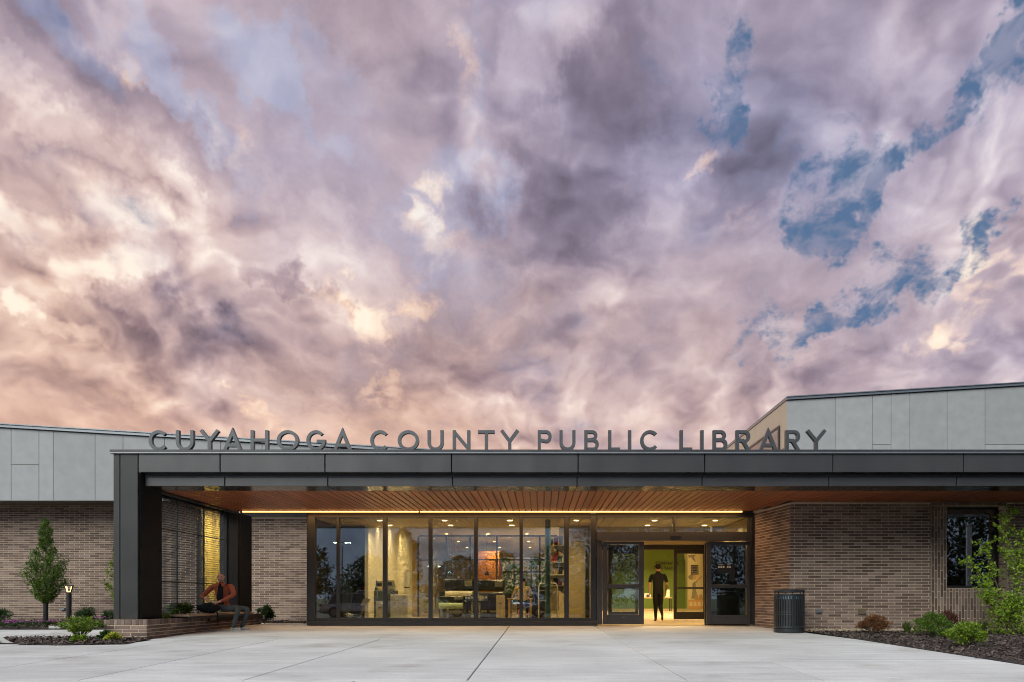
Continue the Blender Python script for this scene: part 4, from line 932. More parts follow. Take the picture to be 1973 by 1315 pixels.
cabinet('beige_cabinet', 'tall beige box cabinet between the cart and workbench', gx(956, 21.8), gx(972, 21.8), 21.8, 22.2, 0.78, pmat('beige_laminate', (0.50, 0.42, 0.26), 0.5), 1)
t = empty('wire_rack', (gx(1056, 22.2), 22.2, 0.004)); tag(t, 'rounded white tube rack standing beside the teal column', 'rack')
for s in (-0.26, 0.26): MB().tube([(s, 0, 0), (s, 0, 1.0), (s * 0.92, 0, 1.08), (s * 0.75, 0, 1.11)], 0.018, 8).build('upright', M_MWHITE, t)
MB().cyl((-0.2, 0, 1.11), (0.2, 0, 1.11), 0.018).build('top_bar', M_MWHITE, t)
for z in (0.3, 0.62, 0.9): MB().cbox(-0.25, 0.25, -0.15, 0.15, z, z + 0.02, 0.003).build('shelf', M_MGREY, t)
for q, (z, yy) in enumerate(((2.18, 23.0), (1.72, 23.3), (1.35, 23.0), (1.05, 23.6))):
    t = empty('wall_shelf', (0.655, yy, z)); tag(t, 'beige wall shelf holding %s on the workshop wall' % ('dark caps', 'red and green bins', 'upright folders', 'card boxes')[q], 'shelf')
    MB().cbox(-0.45, -0.005, -0.35, 0.5, 0, 0.03, 0.004).build('shelf_board', M_MWHITE, t)
    for s in (-0.25, 0.35): MB().prism([(-0.3, -0.001), (-0.005, -0.2), (-0.005, -0.001)], s - 0.01, s + 0.01).build('bracket', M_MGREY, t)
    for k in range(3):
        c = [M_MBLK, M_RED, M_MGREY, M_PLY][(q + k) % 4] if q != 1 else [M_RED, M_RED, pmat('green_bin', (0.05, 0.22, 0.04), 0.5)][k]
        b = empty('storage_bin', (0.655 - 0.38 + k * 0.14, yy - 0.2 + 0.02 * k, z + 0.031)); tag(b, 'small storage bin standing on the %s shelf' % ('top', 'second', 'third', 'lowest')[q], 'bin', 'bins on the %s wall shelf' % ('top', 'second', 'third', 'lowest')[q])
        hh = 0.16 + 0.05 * ((q + k) % 3); MB().prism([(-0.05, 0), (0.05, 0), (0.06, hh), (-0.06, hh)], 0, 0.25).build('bin_body', c, b); MB().cbox(-0.065, 0.065, -0.006, 0.256, hh + 0.001, hh + 0.012, 0.003).build('rim', M_MGREY, b)
t = empty('traffic_cone', (gx(1001, 21.2), 21.2, 0.004)); tag(t, 'orange traffic cone with white band on the workshop floor', 'cone')
MB().cbox(-0.13, 0.13, -0.13, 0.13, 0, 0.025, 0.005).build('base', M_ORNG, t); MB().lathe([(0.10, 0.0255), (0.065, 0.18)], 16).build('cone', M_ORNG, t); MB().lathe([(0.066, 0.181), (0.05, 0.26)], 16).build('band', M_STW, t); MB().lathe([(0.049, 0.261), (0.022, 0.40), (0.001, 0.405)], 16).build('tip', M_ORNG, t)
for p in (1005 - 67, 870):
    d = empty('pendant_lamp', (gx(p, 33), 33, HZ)); tag(d, 'small dark pendant lamp hanging beyond the partition', 'lamp', 'pendant lamps in the hall')
    MB().cyl((0, 0, 0), (0, 0, -1.55), 0.008, n=6).build('cord', M_BLACK, d); MB().lathe([(0.03, -1.55), (0.06, -1.58), (0.10, -1.72)], 14).build('lamp_shade', M_BLACK, d)
ht = table('display_table', 'narrow folding table with leaflets in front of the green wall', gx(1236, 42.5), gx(1294, 42.5), 42.3, 42.9, 0.73, M_PLY)
for p, h in ((1246, 0.22), (1250, 0.16), (1286, 0.42)):
    b = empty('display_stand', (gx(p, 42.5), 42.5, 0.735)); tag(b, 'white leaflet stand on the table by the green wall', 'stand', 'leaflet stands on the folding table')
    MB().cbox(-0.12, 0.12, 0, 0.015, 0.0, h, 0.003).build('card', M_STW, b); MB().cbox(-0.1, 0.1, -0.05, -0.001, 0.0, 0.02, 0.003).build('foot', M_MGREY, b)

# ------------------------------------------------------------------ plants
L_DARK = leaf_mat('dark_green_leaf', (0.018, 0.042, 0.010), (0.060, 0.125, 0.022)); L_MID = leaf_mat('hornbeam_leaf', (0.042, 0.088, 0.008), (0.165, 0.265, 0.022))
L_LIME = leaf_mat('lime_leaf', (0.13, 0.23, 0.014), (0.34, 0.46, 0.035), 0.35); L_BRIGHT = leaf_mat('bright_green_leaf', (0.06, 0.13, 0.010), (0.32, 0.42, 0.03), 0.3); L_BROWN = leaf_mat('copper_leaf', (0.11, 0.040, 0.014), (0.30, 0.13, 0.045)); L_REDB = leaf_mat('dark_red_leaf', (0.06, 0.02, 0.014), (0.16, 0.05, 0.03))
L_PINK = leaf_mat('magenta_petal', (0.42, 0.05, 0.36), (0.70, 0.22, 0.62)); L_YEL = leaf_mat('yellow_green_leaf', (0.30, 0.34, 0.02), (0.52, 0.52, 0.06), 0.3); L_GRASS = leaf_mat('grass_blade', (0.06, 0.10, 0.015), (0.16, 0.20, 0.04)); L_FAR = leaf_mat('far_tree_leaf', (0.012, 0.024, 0.008), (0.035, 0.06, 0.018))
M_BARK = pmat('grey_bark', (0.10, 0.075, 0.055), 0.9, var=0.3, scale=12, bump=0.5, bscale=50)
def leaf(mb, c, d, L, w, rnd):
    d = d.normalized(); s = d.cross(Vector((rnd.gauss(0, 1), rnd.gauss(0, 1), rnd.gauss(0, 1)))); s = s.normalized() if s.length > 1e-4 else Vector((1, 0, 0))
    u = d.cross(s); m = c + d * L * 0.45 - u * w * 0.25; t = c + d * L + u * L * 0.12
    mb.add([c, m + s * w / 2, t, m - s * w / 2], [(0, 1, 2, 3)])
def rdir(rnd):
    while True:
        v = Vector((rnd.uniform(-1, 1), rnd.uniform(-1, 1), rnd.uniform(-1, 1)))
        if 0.05 < v.length < 1: return v.normalized()
def shrub(name, label, base, rx, ry, h, mat, n=1600, L=0.045, group=None, lumps=22, seed=1, flowers=0, fmat=None, cat='shrub'):
    """bush: twiggy stems and clumped leaves; open below, uneven outline"""
    rnd = random.Random(seed); s = empty(name, base); tag(s, label, cat, group)
    cl = []
    for i in range(lumps):
        d = rdir(rnd); d.z = d.z if d.z > -0.75 else -d.z; k = rnd.uniform(0.45, 0.86)
        cl.append((Vector((d.x * rx * k, d.y * ry * k, h * 0.47 + d.z * h * 0.47 * k)), rnd.uniform(0.26, 0.46)))
    st = MB()
    for c, _ in cl: st.tube([(0, 0, -0.02), (c.x * 0.35, c.y * 0.35, c.z * 0.45), tuple(c)], [0.012, 0.008, 0.003], 5)
    st.build('stems', M_BARK, s); mb = MB()
    for i in range(n):
        c, r = rnd.choice(cl); d = rdir(rnd); p = c + Vector((d.x * rx, d.y * ry, d.z * h * 0.5)) * r * rnd.uniform(0.35, 1.08)
        if p.z < 0.02: p.z = 0.02 + rnd.random() * 0.06
        out = (p - Vector((0, 0, h * 0.35))).normalized() * 0.8 + rdir(rnd) + Vector((0, 0, 0.35))
        leaf(mb, p, out, L * rnd.uniform(0.7, 1.35), L * rnd.uniform(0.45, 0.75), rnd)
    mb.build('foliage', mat, s)
    if flowers:
        f = MB()
        for i in range(flowers):
            c, r = rnd.choice(cl); p = c + Vector((rnd.gauss(0, .35) * rx, rnd.gauss(0, .35) * ry, 0)); p.z = h * rnd.uniform(0.8, 1.1)
            for k in range(5): a = k * 1.257; leaf(f, p, Vector((math.cos(a), math.sin(a), 0.5)), 0.028, 0.022, rnd)
        f.build('blossom', fmat, s)
    return s
def blades(name, label, base, h, n, mat, spread=0.5, seed=3, w=0.008):
    rnd = random.Random(seed); s = empty(name, base); tag(s, label, 'grass'); mb = MB()
    for i in range(n):
        a = rnd.uniform(0, 6.28); k = rnd.uniform(0.1, 1) * spread; hh = h * rnd.uniform(0.6, 1.05); u = Vector((math.cos(a), math.sin(a), 0)); q = Vector((-u.y, u.x, 0)) * w
        p0 = u * 0.04 * rnd.random(); p1 = u * k * h * 0.4 + Vector((0, 0, hh * 0.65)); p2 = u * k * h + Vector((0, 0, hh * (0.95 - 0.3 * k)))
        mb.add([p0 - q, p0 + q, p1 + q * 0.8, p1 - q * 0.8, p2], [(0, 1, 2, 3), (3, 2, 4)])
    mb.build('blade_tuft', mat, s)
def profile_tree(name, label, base, prof, mat, n, L, trunk_r=0.03, guard=0.0, group=None, seed=5, limbs=26):
    """tree whose crown follows a (height, radius) profile"""
    rnd = random.Random(seed); s = empty(name, base); tag(s, label, 'tree', group); zs = [p[0] for p in prof]
    def rad(z):
        for (a, ra), (b, rb) in zip(prof[:-1], prof[1:]):
            if a <= z <= b: return ra + (rb - ra) * (z - a) / (b - a)
        return 0.0
    t = MB(); top = zs[-1] * 0.93; t.tube([(0, 0, -0.05), (0.01, 0, zs[0]), (0.0, 0.01, (zs[0] + top) / 2), (0, 0, top)], [trunk_r * 1.2, trunk_r, trunk_r * 0.6, trunk_r * 0.15], 8); tips = []
    for i in range(limbs):
        z = zs[0] + (zs[-1] - zs[0]) * (i + 0.5) / limbs; r = rad(z) * rnd.uniform(0.55, 0.95); a = i * 2.399 + rnd.uniform(-.3, .3)
        e = Vector((r * math.cos(a), r * math.sin(a), z)); z0 = max(zs[0] * 0.9, z - r * 1.0); t.tube([(0, 0, z0), tuple(e * 0.5 + Vector((0, 0, z0 * 0.5))), tuple(e)], [trunk_r * 0.4, trunk_r * 0.25, trunk_r * 0.08], 5); tips.append((e, Vector((0, 0, z0))))
    t.build('trunk', M_BARK, s); mb = MB(); wts = [max(0.03, rad(e.z)) for e, _ in tips]
    for i in range(n):
        if rnd.random() < 0.7:
            e, b = rnd.choices(tips, wts)[0]; k = rnd.uniform(0.3, 1.12); p = b.lerp(e, k) + rdir(rnd) * rad(e.z) * 0.32 * rnd.random() ** 0.6
        else:
            z = zs[0] + (zs[-1] - zs[0]) * rnd.random(); r = rad(z) * math.sqrt(rnd.uniform(0.15, 1.05)); a = rnd.uniform(0, 6.28); p = Vector((r * math.cos(a), r * math.sin(a), z))
        out = Vector((p.x, p.y, 0.15 + 0.3 * rad(p.z))).normalized() + rdir(rnd) * 0.9
        leaf(mb, p, out, L * rnd.uniform(0.7, 1.4), L * rnd.uniform(0.4, 0.7), rnd)
    mb.build('crown', mat, s)
    if guard: MB().lathe([(0.055, 0), (0.062, 0.01), (0.06, guard), (0.045, guard + 0.005)], 12).build('trunk_guard', M_BLACK, s)
    return s
def gp(px, Y, dz=0.0): return (gx(px, Y), Y, ground_z(Y) + dz)
profile_tree('columnar_tree', 'young columnar tree with black trunk guard against the left brick wall', gp(88, 22.0, 0.02),
             [(0.50, .04), (0.72, .26), (1.0, .46), (1.28, .54), (1.58, .52), (1.8, .42), (1.98, .27), (2.15, .16), (2.45, .17), (2.70, .11), (2.86, .02)], L_MID, 8500, 0.052, 0.03, 0.55, seed=4, limbs=34)
profile_tree('sapling', 'slim sapling half hidden behind the left pier', gp(223, 21.0, 0.02), [(0.5, .05), (0.9, .2), (1.15, .3), (1.45, .2), (1.7, .12), (2.1, .03)], L_BRIGHT, 900, 0.06, 0.02, 0, seed=9, limbs=14)
shrub('boxwood_shrub', 'dark green rounded shrub beside the bollard light', gp(165, 21.6), .36, .34, .46, L_DARK, 2600, .035, seed=11)
shrub('boxwood_shrub', 'dark green shrub at the far end of the left flower bed', gp(2, 21.6), .34, .34, .44, L_DARK, 2200, .035, seed=12)
shrub('boxwood_shrub', 'small dark shrub in the bed right behind the dark pier', gp(212, 20.8), .24, .25, .42, L_DARK, 1400, .035, seed=13)
for i, (p, Y, w, lab) in enumerate(((8, 19.3, .32, 'magenta flowers below the far left shrub'), (42, 19.0, .38, 'low magenta flowers on bare mulch left of the columnar tree'), (92, 19.4, .34, 'magenta flowers at the foot of the columnar tree'), (176, 19.6, .30, 'magenta flowers in front of the rounded shrub'), (200, 19.2, .30, 'leafy patch with few pink flowers beside the planter'))):
    shrub('flower_patch', lab, gp(p, Y, .01), w, .25, .15 if i != 4 else .24, L_DARK, 600, .035, 'flower patches in the left bed', 14, 20 + i, (26, 18, 24, 22, 10)[i], L_PINK, 'flowers')
# corner bed by the planter
def fern(name, label, base, n, L, mat, seed, up=0.9, leafl=0.06):
    rnd = random.Random(seed); s = empty(name, base); tag(s, label, 'plant'); mb = MB(); st = MB()
    for i in range(n):
        a = i * 2.4 + rnd.uniform(-.4, .4); u = Vector((math.cos(a), math.sin(a), 0)); k = rnd.uniform(0.35, 1.0); pts = []
        for j in range(6): t = j / 5; pts.append(u * L * k * t * 0.8 + Vector((0, 0, L * up * (t - 0.45 * k * t * t))))
        st.tube([tuple(p) for p in pts], [0.006, 0.005, 0.004, 0.003, 0.002, 0.001], 4)
        for j in range(2, 6):
            d = (pts[j] - pts[j - 1]).normalized(); q = Vector((-u.y, u.x, 0))
            for sg in (-1, 1): leaf(mb, pts[j], d * 0.6 + q * sg + Vector((0, 0, rnd.uniform(-.2, .3))), leafl * rnd.uniform(.8, 1.3), leafl * 0.36, rnd)
            leaf(mb, pts[j], d + rdir(rnd) * .5, leafl * 1.2, leafl * 0.36, rnd)
    st.build('stems', L_GRASS, s); mb.build('foliage', mat, s)
fern('nandina_plant', 'feathery bright green plant in the corner mulch bed', gp(155, 14.9), 48, .50, L_BRIGHT, 2, 0.95, .075)
shrub('lime_plant', 'small lime green plant in front of the feathery one', gp(153, 14.2), .12, .12, .15, L_LIME, 260, .05, lumps=10, seed=31, cat='plant')
shrub('leafy_plant', 'dark green leafy plant beside the brick planter corner', gp(203, 14.7), .16, .14, .17, L_DARK, 260, .07, lumps=10, seed=32, cat='plant')
shrub('coral_bells_plant', 'yellow green plant against the brick planter corner', gp(217, 14.45), .13, .12, .18, L_YEL, 260, .055, lumps=10, seed=33, cat='plant')
blades('grass_tuft', 'lone small grass tuft at the tip of the corner bed', gp(107, 14.3), .12, 14, L_GRASS, .5, 8, .005)
shrub('planter_shrub', 'leafy green planter shrub with pale pink blossom behind the bench', (-8.1, 17.9, .285), .22, .55, .30, L_MID, 1500, .05, seed=34, flowers=16, fmat=leaf_mat('pale_pink_petal', (.5, .3, .45), (.7, .55, .66)))
shrub('planter_ground_cover', 'low bright groundcover in the planter behind the pier', (-7.75, 16.55, .285), .16, .22, .07, L_BRIGHT, 400, .035, seed=35, cat='plant')
shrub('corner_shrub', 'glossy green shrub at the end of the planter by the recess wall', (gx(510, 22.4), 22.4, 0.01), .26, .24, .52, L_DARK, 1900, .05, seed=36)
# right bed
shrub('copper_shrub', 'dry copper brown shrub in the right mulch bed', gp(1682, 17.0), .34, .3, .42, L_BROWN, 2200, .042, seed=41)
shrub('green_shrub', 'mid green round shrub behind the brighter one', gp(1796, 15.9), .35, .34, .48, L_MID, 3000, .042, seed=42)
shrub('red_shrub', 'small dark red shrub between the two green shrubs and the wall', gp(1828, 17.5), .22, .2, .50, L_REDB, 700, .045, seed=43)
shrub('bright_shrub', 'bright yellow green round shrub at the front of the right bed', gp(1857, 13.4), .34, .32, .43, L_BRIGHT, 3200, .042, seed=44)
blades('grass_clump', 'clump of grass in the gravel beside the green shrub', gp(1748, 17.0), .34, 110, L_GRASS, .95, 5)
blades('grass_clump', 'clump of grass under the side window', gp(1892, 16.8), .36, 120, L_GRASS, .95, 6)
def loose_shrub(base, seed=50):
    rnd = random.Random(seed); s = empty('serviceberry_tree', base); tag(s, 'tall loose lime green multi stem shrub in front of the side window', 'tree'); st = MB(); mb = MB(); tips = []
    ends = [(-.95, -.1, 1.55), (-.55, .1, 1.25), (-.30, -.2, 2.35), (-.02, .1, 2.62), (.25, -.1, 2.45), (.55, .1, 2.0), (-.75, -.2, .9), (.1, -.3, 1.6), (-.4, -.25, .55), (.6, -.3, 1.1), (-.15, -.35, .8), (.4, .2, .6), (-.62, .0, 1.95), (.15, .0, 2.1)]
    for e in ends:
        e = Vector(e); pts = [Vector((0, 0, 0)), e * 0.35 + Vector((0, 0, .12)), e * 0.7 + Vector((0, 0, .08)), e]; st.tube([tuple(p) for p in pts], [.02, .014, .009, .003], 6)
        for j in range(26):
            t = rnd.uniform(0.25, 1.0); p = pts[1].lerp(pts[3], t) if t > .3 else pts[0].lerp(pts[1], t * 3); d = (rdir(rnd) + Vector((0, 0, .3))).normalized(); q = p + d * rnd.uniform(.08, .26); st.tube([tuple(p), tuple(q)], [.004, .0015], 4)
            for m in range(9): leaf(mb, p.lerp(q, rnd.uniform(.3, 1.1)) + rdir(rnd) * .03, d * .4 + rdir(rnd) + Vector((0, 0, -.25)), rnd.uniform(.05, .085), rnd.uniform(.032, .05), rnd)
    for j in range(1500):
        a = rnd.uniform(0, 6.28); r = math.sqrt(rnd.random()) * .62; z = rnd.uniform(.04, .75); p = Vector((r * math.cos(a) + .1, r * math.sin(a) * .7, z)); leaf(mb, p, rdir(rnd) + Vector((0, 0, .3)), rnd.uniform(.045, .075), rnd.uniform(.028, .045), rnd)
    st.build('stems', M_BARK, s); mb.build('foliage', L_LIME, s)
loose_shrub(gp(1948, 16.6))

# ------------------------------------------------------------------ bench, bin, bollard, wall boxes
bn = empty('timber_bench', (-7.28, 18.4, .295)); tag(bn, 'weathered timber plank bench on black frame along the brick planter', 'bench')
for i in range(4): MB().cbox(-.60 + i * .150, -.60 + i * .150 + .142, -1.85, 1.85, .022, .058, .005).build('seat_plank', M_BENCH, bn)
for a, b in ((-.60, -.56), (-.05, -.004)): MB().box(a, b, -1.83, 1.83, -.025, .020).build('frame_rail', M_BLACK, bn)
for y in (-1.6, -.55, .55, 1.6): MB().box(-.555, -.052, y - .025, y + .025, -.012, .016).build('cross_bar', M_BLACK, bn)

def trash(base):
    t = empty('litter_bin', base); tag(t, 'round black slatted metal litter bin at the brick corner', 'bin'); r, h = .325, .93; n = 36
    MB().lathe([(r - .05, 0), (r - .005, 0), (r, .012), (r, .085), (r - .012, .095), (.001, .095)], 40).build('base', M_BLACK2, t, smooth=False)
    sl = MB()
    for i in range(n):
        a = 2 * math.pi * (i + .5) / n
        if i in (26, 27): pass
        w = .036; c, s_ = math.cos(a), math.sin(a); pts = [(c * rr - s_ * q, s_ * rr + c * q) for rr, q in ((r - .012, -w / 2), (r - .002, -w / 2), (r - .002, w / 2), (r - .012, w / 2))]
        MB().prism_z(pts, .12, h - .09).build('slat', M_BLACK2, t)
    for z0, z1 in ((.096, .15), (.38, .405), (.43, .455), (h - .13, h - .085)): MB().lathe([(r - .001, z0), (r + .001, z0 + .004), (r + .001, z1 - .004), (r - .001, z1), (r - .014, z1), (r - .014, z0)], 40).build('band', M_BLACK2, t)
    MB().lathe([(r - .015, h - .06), (r + .006, h - .055), (r + .008, h - .015), (r - .02, h), (r - .10, h + .008), (r - .12, h - .01), (r - .12, h - .06)], 40).build('lid_ring', M_BLACK2, t)
    for i in range(6): a = i * 1.047; MB().box(-.01, .01, -.006, .006, 0, .027).build('lid_post', M_BLACK2, t, (math.cos(a) * (r - .012), math.sin(a) * (r - .012), h - .086))
    MB().lathe([(.001, .10), (r - .055, .10), (r - .04, h - .20), (r - .05, h - .19)], 28).build('liner', M_MBLK, t)
    MB().lathe([(r - .043, h - .22), (r - .036, h - .16), (r - .045, h - .10), (r - .05, h - .16)], 30).build('bag_rim', pmat('blue_white_bag', (.25, .42, .55), .4, var=.5, scale=22), t)
    for zz in (-.02,): MB().box(-.006, .006, -r - .004, -r + .01, .12, h - .09).build('door_seam', M_INK, t)
M_BLACK2 = pmat('powder_coated_black', (0.024, 0.026, 0.028), 0.38, 0.25, var=.1)
trash(gp(1520.5, 17.4))
def bollard(base):
    b = empty('bollard_light', base); tag(b, 'black bollard light with glowing V shaped head in the left bed', 'bollard'); r = .062
    MB().cyl((0, 0, -.05), (0, 0, .84), r, n=20).build('post', M_BLACK2, b); MB().lathe([(.001, 1.015), (.115, 1.015), (.125, 1.005), (.12, .995), (.001, .99)], 24).build('cap', M_BLACK2, b)
    for s in (-1, 1):
        MB().prism([(s * .045, .842), (s * .060, .842), (s * .112, .99), (s * .085, .99)][::s], -.02, .02).build('head_arm', M_BLACK2, b)
        MB().prism([(s * .036, .846), (s * .044, .846), (s * .084, .99), (s * .066, .99)][::s], -.021, .021).build('glow_strip', M_LEDB, b)
    MB().box(-.036, .036, -.021, .021, .841, .852).build('glow_strip', M_LEDB, b)
    lamp('bollard_lamp_light', (0, 0, .97), 1.2, (1, .6, .25), .08, b)
bollard(gp(133, 20.9, .02))
def wall_box(name, label, px, py, Y, w, h, d, mat, door=True):
    t = empty(name, (gx(px, Y), Y, gz(py, Y))); tag(t, label, 'wall box')
    MB().cbox(-w / 2, w / 2, -d, -.0, -h / 2, h / 2, .006).build('housing', mat, t); MB().cbox(-w / 2 + .012, w / 2 - .012, -d - .006, -d - .0005, -h / 2 + .012, h / 2 - .012, .002).build('cover', mat, t)
    MB().cyl((w * .25, -d - .0065, 0), (w * .25, -d - .014, 0), .008, n=10).build('latch', M_MGREY, t)
wall_box('outlet_box', 'small grey outlet box on the brick wall beside the litter bin', 1577, 1178, RY - .002, .13, .08, .06, M_COPING)
wall_box('hose_bib_box', 'flat brass coloured hydrant box low on the right brick wall', 1660.5, 1178.5, RY - .002, .18, .13, .02, pmat('brass_box', (.20, .15, .09), .45, .4))
wall_box('outlet_box', 'small silver outlet box on the brick wall behind the bollard', 122, 1174, WY - .002, .12, .08, .05, M_COPING)
MB().cbox(gx(118, 19.2), gx(140, 19.2), 18.7, 19.4, -.06, .05, .01).build('kerb_block', M_KERB); bpy.data.objects['kerb_block']['kind'] = 'structure'

# ------------------------------------------------------------------ people
def cloth(name, c, v=.25, s=18): return pmat(name, c, .9, var=v, scale=s, spec=.2, bump=.35, bscale=26)
M_SKIN = pmat('skin', (.50, .25, .175), .55, var=.06, scale=20); M_SKIN2 = pmat('warm_skin', (.40, .19, .12), .55, var=.06, scale=20)
M_RUST = cloth('rust_corduroy', (.36, .092, .045)); M_TEE = cloth('black_cotton', (.011, .011, .012)); M_JEAN = cloth('charcoal_trouser', (.062, .068, .068)); M_BPANT = cloth('black_trouser', (.010, .010, .011)); M_CREAM = cloth('cream_shirt', (.48, .38, .24))
M_SHOE = cloth('grey_trainer', (.30, .29, .27), .4, 30); M_DSHOE = cloth('dark_shoe', (.05, .04, .035)); M_SOLE = pmat('pale_sole', (.42, .40, .36), .7); M_BEARD = cloth('grey_beard', (.22, .17, .14)); M_HAIR = cloth('dark_hair', (.018, .012, .010))
def person(label, V, E, mats, name='person', extras=()):
    """V: {joint: ((x,y,z), radius, material index)}; E: joint pairs. One skinned, continuous body."""
    root = empty(name, (0, 0, 0)); tag(root, label, 'person'); keys = list(V); me = bpy.data.meshes.new('body')
    me.from_pydata([V[k][0] for k in keys], [(keys.index(a), keys.index(b)) for a, b in E], []); o = bpy.data.objects.new('body', me); COL.objects.link(o)
    md = o.modifiers.new('skin', 'SKIN'); md.use_smooth_shade = True; md.branch_smoothing = .6
    for i, k in enumerate(keys):
        sv = me.skin_vertices[0].data[i]; r = V[k][1]; sv.radius = r if isinstance(r, tuple) else (r, r); sv.use_root = (k == 'pelvis')
    sb = o.modifiers.new('sub', 'SUBSURF'); sb.levels = 2; sb.render_levels = 2
    bpy.context.view_layer.update()
    m2 = bpy.data.meshes.new_from_object(o.evaluated_get(bpy.context.evaluated_depsgraph_get())); m2.name = 'body'; o.modifiers.clear(); o.data = m2
    for m in mats: m2.materials.append(m)
    rd = lambda k: max(V[k][1]) if isinstance(V[k][1], tuple) else V[k][1]
    segs = [(Vector(V[a][0]), Vector(V[b][0]), V[a][2], V[b][2], rd(a), rd(b)) for a, b in E]
    for p in m2.polygons:
        c = p.center; best = 1e9
        for a, b, ma, mb_, ra, rb in segs:
            d = b - a; t = max(0, min(1, (c - a).dot(d) / max(d.length_squared, 1e-9))); q = (c - (a + d * t)).length / (ra + (rb - ra) * t)
            if q < best: best = q; p.material_index = mb_ if t > .5 else ma
        p.use_smooth = True
    o.parent = root; return root, o
def hand(V, E, wrist, key, p, d, side, mi, curl=.5, down=Vector((0, 0, -1))):
    """palm + four fingers + thumb as chains; d: finger direction, side: towards the thumb"""
    d = d.normalized(); side = side.normalized(); V[key + 'palm'] = (tuple(p + d * .05), (.030, .017), mi); E.append((wrist, key + 'palm'))
    for i, (o, L) in enumerate(((.027, .070), (.009, .080), (-.009, .074), (-.026, .058))):
        a = p + d * .088 + side * o; b = a + d * L * .5 + down * L * .18 * curl; c = b + d * L * .42 + down * L * .5 * curl
        for j, (q, r) in enumerate(((a, .0095), (b, .0085), (c, .007))): V['%sf%d%d' % (key, i, j)] = (tuple(q), r, mi)
        E += [(key + 'palm', '%sf%d0' % (key, i)), ('%sf%d0' % (key, i), '%sf%d1' % (key, i)), ('%sf%d1' % (key, i), '%sf%d2' % (key, i))]
    a = p + d * .03 + side * .032; b = a + d * .035 + side * .018; c = b + d * .03 + down * .008
    for j, (q, r) in enumerate(((a, .011), (b, .010), (c, .008))): V['%st%d' % (key, j)] = (tuple(q), r, mi)
    E += [(wrist, key + 't0'), (key + 't0', key + 't1'), (key + 't1', key + 't2')]
def v3(*a): return Vector(a)
def head_bits(root, c, fwd, hair=None, beard=None, cap=None, skin=M_SKIN, bald=False):
    """nose, ears, eyes, mouth line and hair / beard / cap around head centre c looking along fwd"""
    f = fwd.normalized(); s = f.cross(v3(0, 0, 1)).normalized(); up = s.cross(f)
    Mx = Matrix((( s.x, f.x, up.x, c.x), (s.y, f.y, up.y, c.y), (s.z, f.z, up.z, c.z), (0, 0, 0, 1)))
    def put(mb, name, mat): o = mb.build(name, mat, root, smooth=True); o.matrix_local = Mx; return o
    mb = MB(); mb.add([(-.012, .082, .02), (.012, .082, .02), (-.016, .088, -.025), (.016, .088, -.025), (0, .118, -.022), (0, .09, .03)], [(0, 2, 4), (1, 4, 3), (0, 4, 5), (5, 4, 1), (2, 3, 4)]); put(mb, 'nose', skin)
    for q in (-1, 1):
        mb = MB(); mb.ico((q * .078, -.005, .0), .026, 1, (.45, .8, 1.2)); put(mb, 'ear', skin)
        mb = MB(); mb.ico((q * .032, .084, .022), .010, 1, (1.2, .5, .7)); put(mb, 'eye', M_INK)
        mb = MB(); mb.box(q * .032 - .018, q * .032 + .018, .083, .092, .036, .043); put(mb, 'eyebrow', beard or hair or M_HAIR)
    mb = MB(); mb.box(-.024, .024, .078, .089, -.055, -.049); put(mb, 'mouth', pmat('lips', (.28, .09, .07), .6) if 'lips' not in MATS else MATS['lips'])
    if beard: mb = MB(); mb.ico((0, .045, -.075), .06, 2, (1.05, .85, .72), .06); put(mb, 'beard', beard)
    if hair: mb = MB(); mb.ico((0, -.018, .040), .099, 2, (.88, .98, .88), .04); put(mb, 'hair', hair)
    if cap: mb = MB(); mb.ico((0, -.004, .058), .100, 2, (.88, 1.02, .72), .01); mb.cbox(-.06, .06, .08, .15, .045, .055, .003); put(mb, 'cap', cap)

# seated man with rucksack
Y0 = 18.5
V = {'pelvis': ((-7.36, 18.50, .47), (.155, .12), 1), 'belly': ((-7.385, 18.48, .66), (.155, .115), 1), 'chest': ((-7.38, 18.46, .86), (.175, .12), 1), 'neckb': ((-7.365, 18.42, 1.035), (.085, .07), 1),
     'neck': ((-7.36, 18.395, 1.085), .054, 0), 'jaw': ((-7.355, 18.345, 1.135), (.064, .070), 0), 'skull': ((-7.355, 18.35, 1.20), (.077, .090), 0), 'crown': ((-7.355, 18.365, 1.268), (.050, .058), 0),
     'shR': ((-7.575, 18.45, .985), .072, 1), 'elR': ((-7.75, 18.27, .735), .056, 1), 'wrR': ((-7.615, 18.06, .70), .042, 1), 'hwR': ((-7.58, 18.03, .695), .028, 0),
     'shL': ((-7.15, 18.45, .985), .072, 1), 'elL': ((-7.035, 18.29, .775), .056, 1), 'wrL': ((-7.24, 18.10, .635), .042, 1), 'hwL': ((-7.275, 18.07, .618), .028, 0),
     'hipR': ((-7.32, 18.36, .455), .094, 2), 'knR': ((-6.83, 18.02, .475), .068, 2), 'anR': ((-6.90, 17.93, .065), .046, 2), 'heR': ((-6.935, 17.93, .012), .040, 3), 'toR': ((-6.70, 17.85, -.004), (.046, .026), 3),
     'hipL': ((-7.24, 18.58, .455), .094, 2), 'knL': ((-6.70, 18.28, .455), .068, 2), 'anL': ((-6.82, 18.22, .065), .046, 2), 'heL': ((-6.855, 18.22, .012), .040, 3), 'toL': ((-6.62, 18.12, -.002), (.046, .026), 3)}
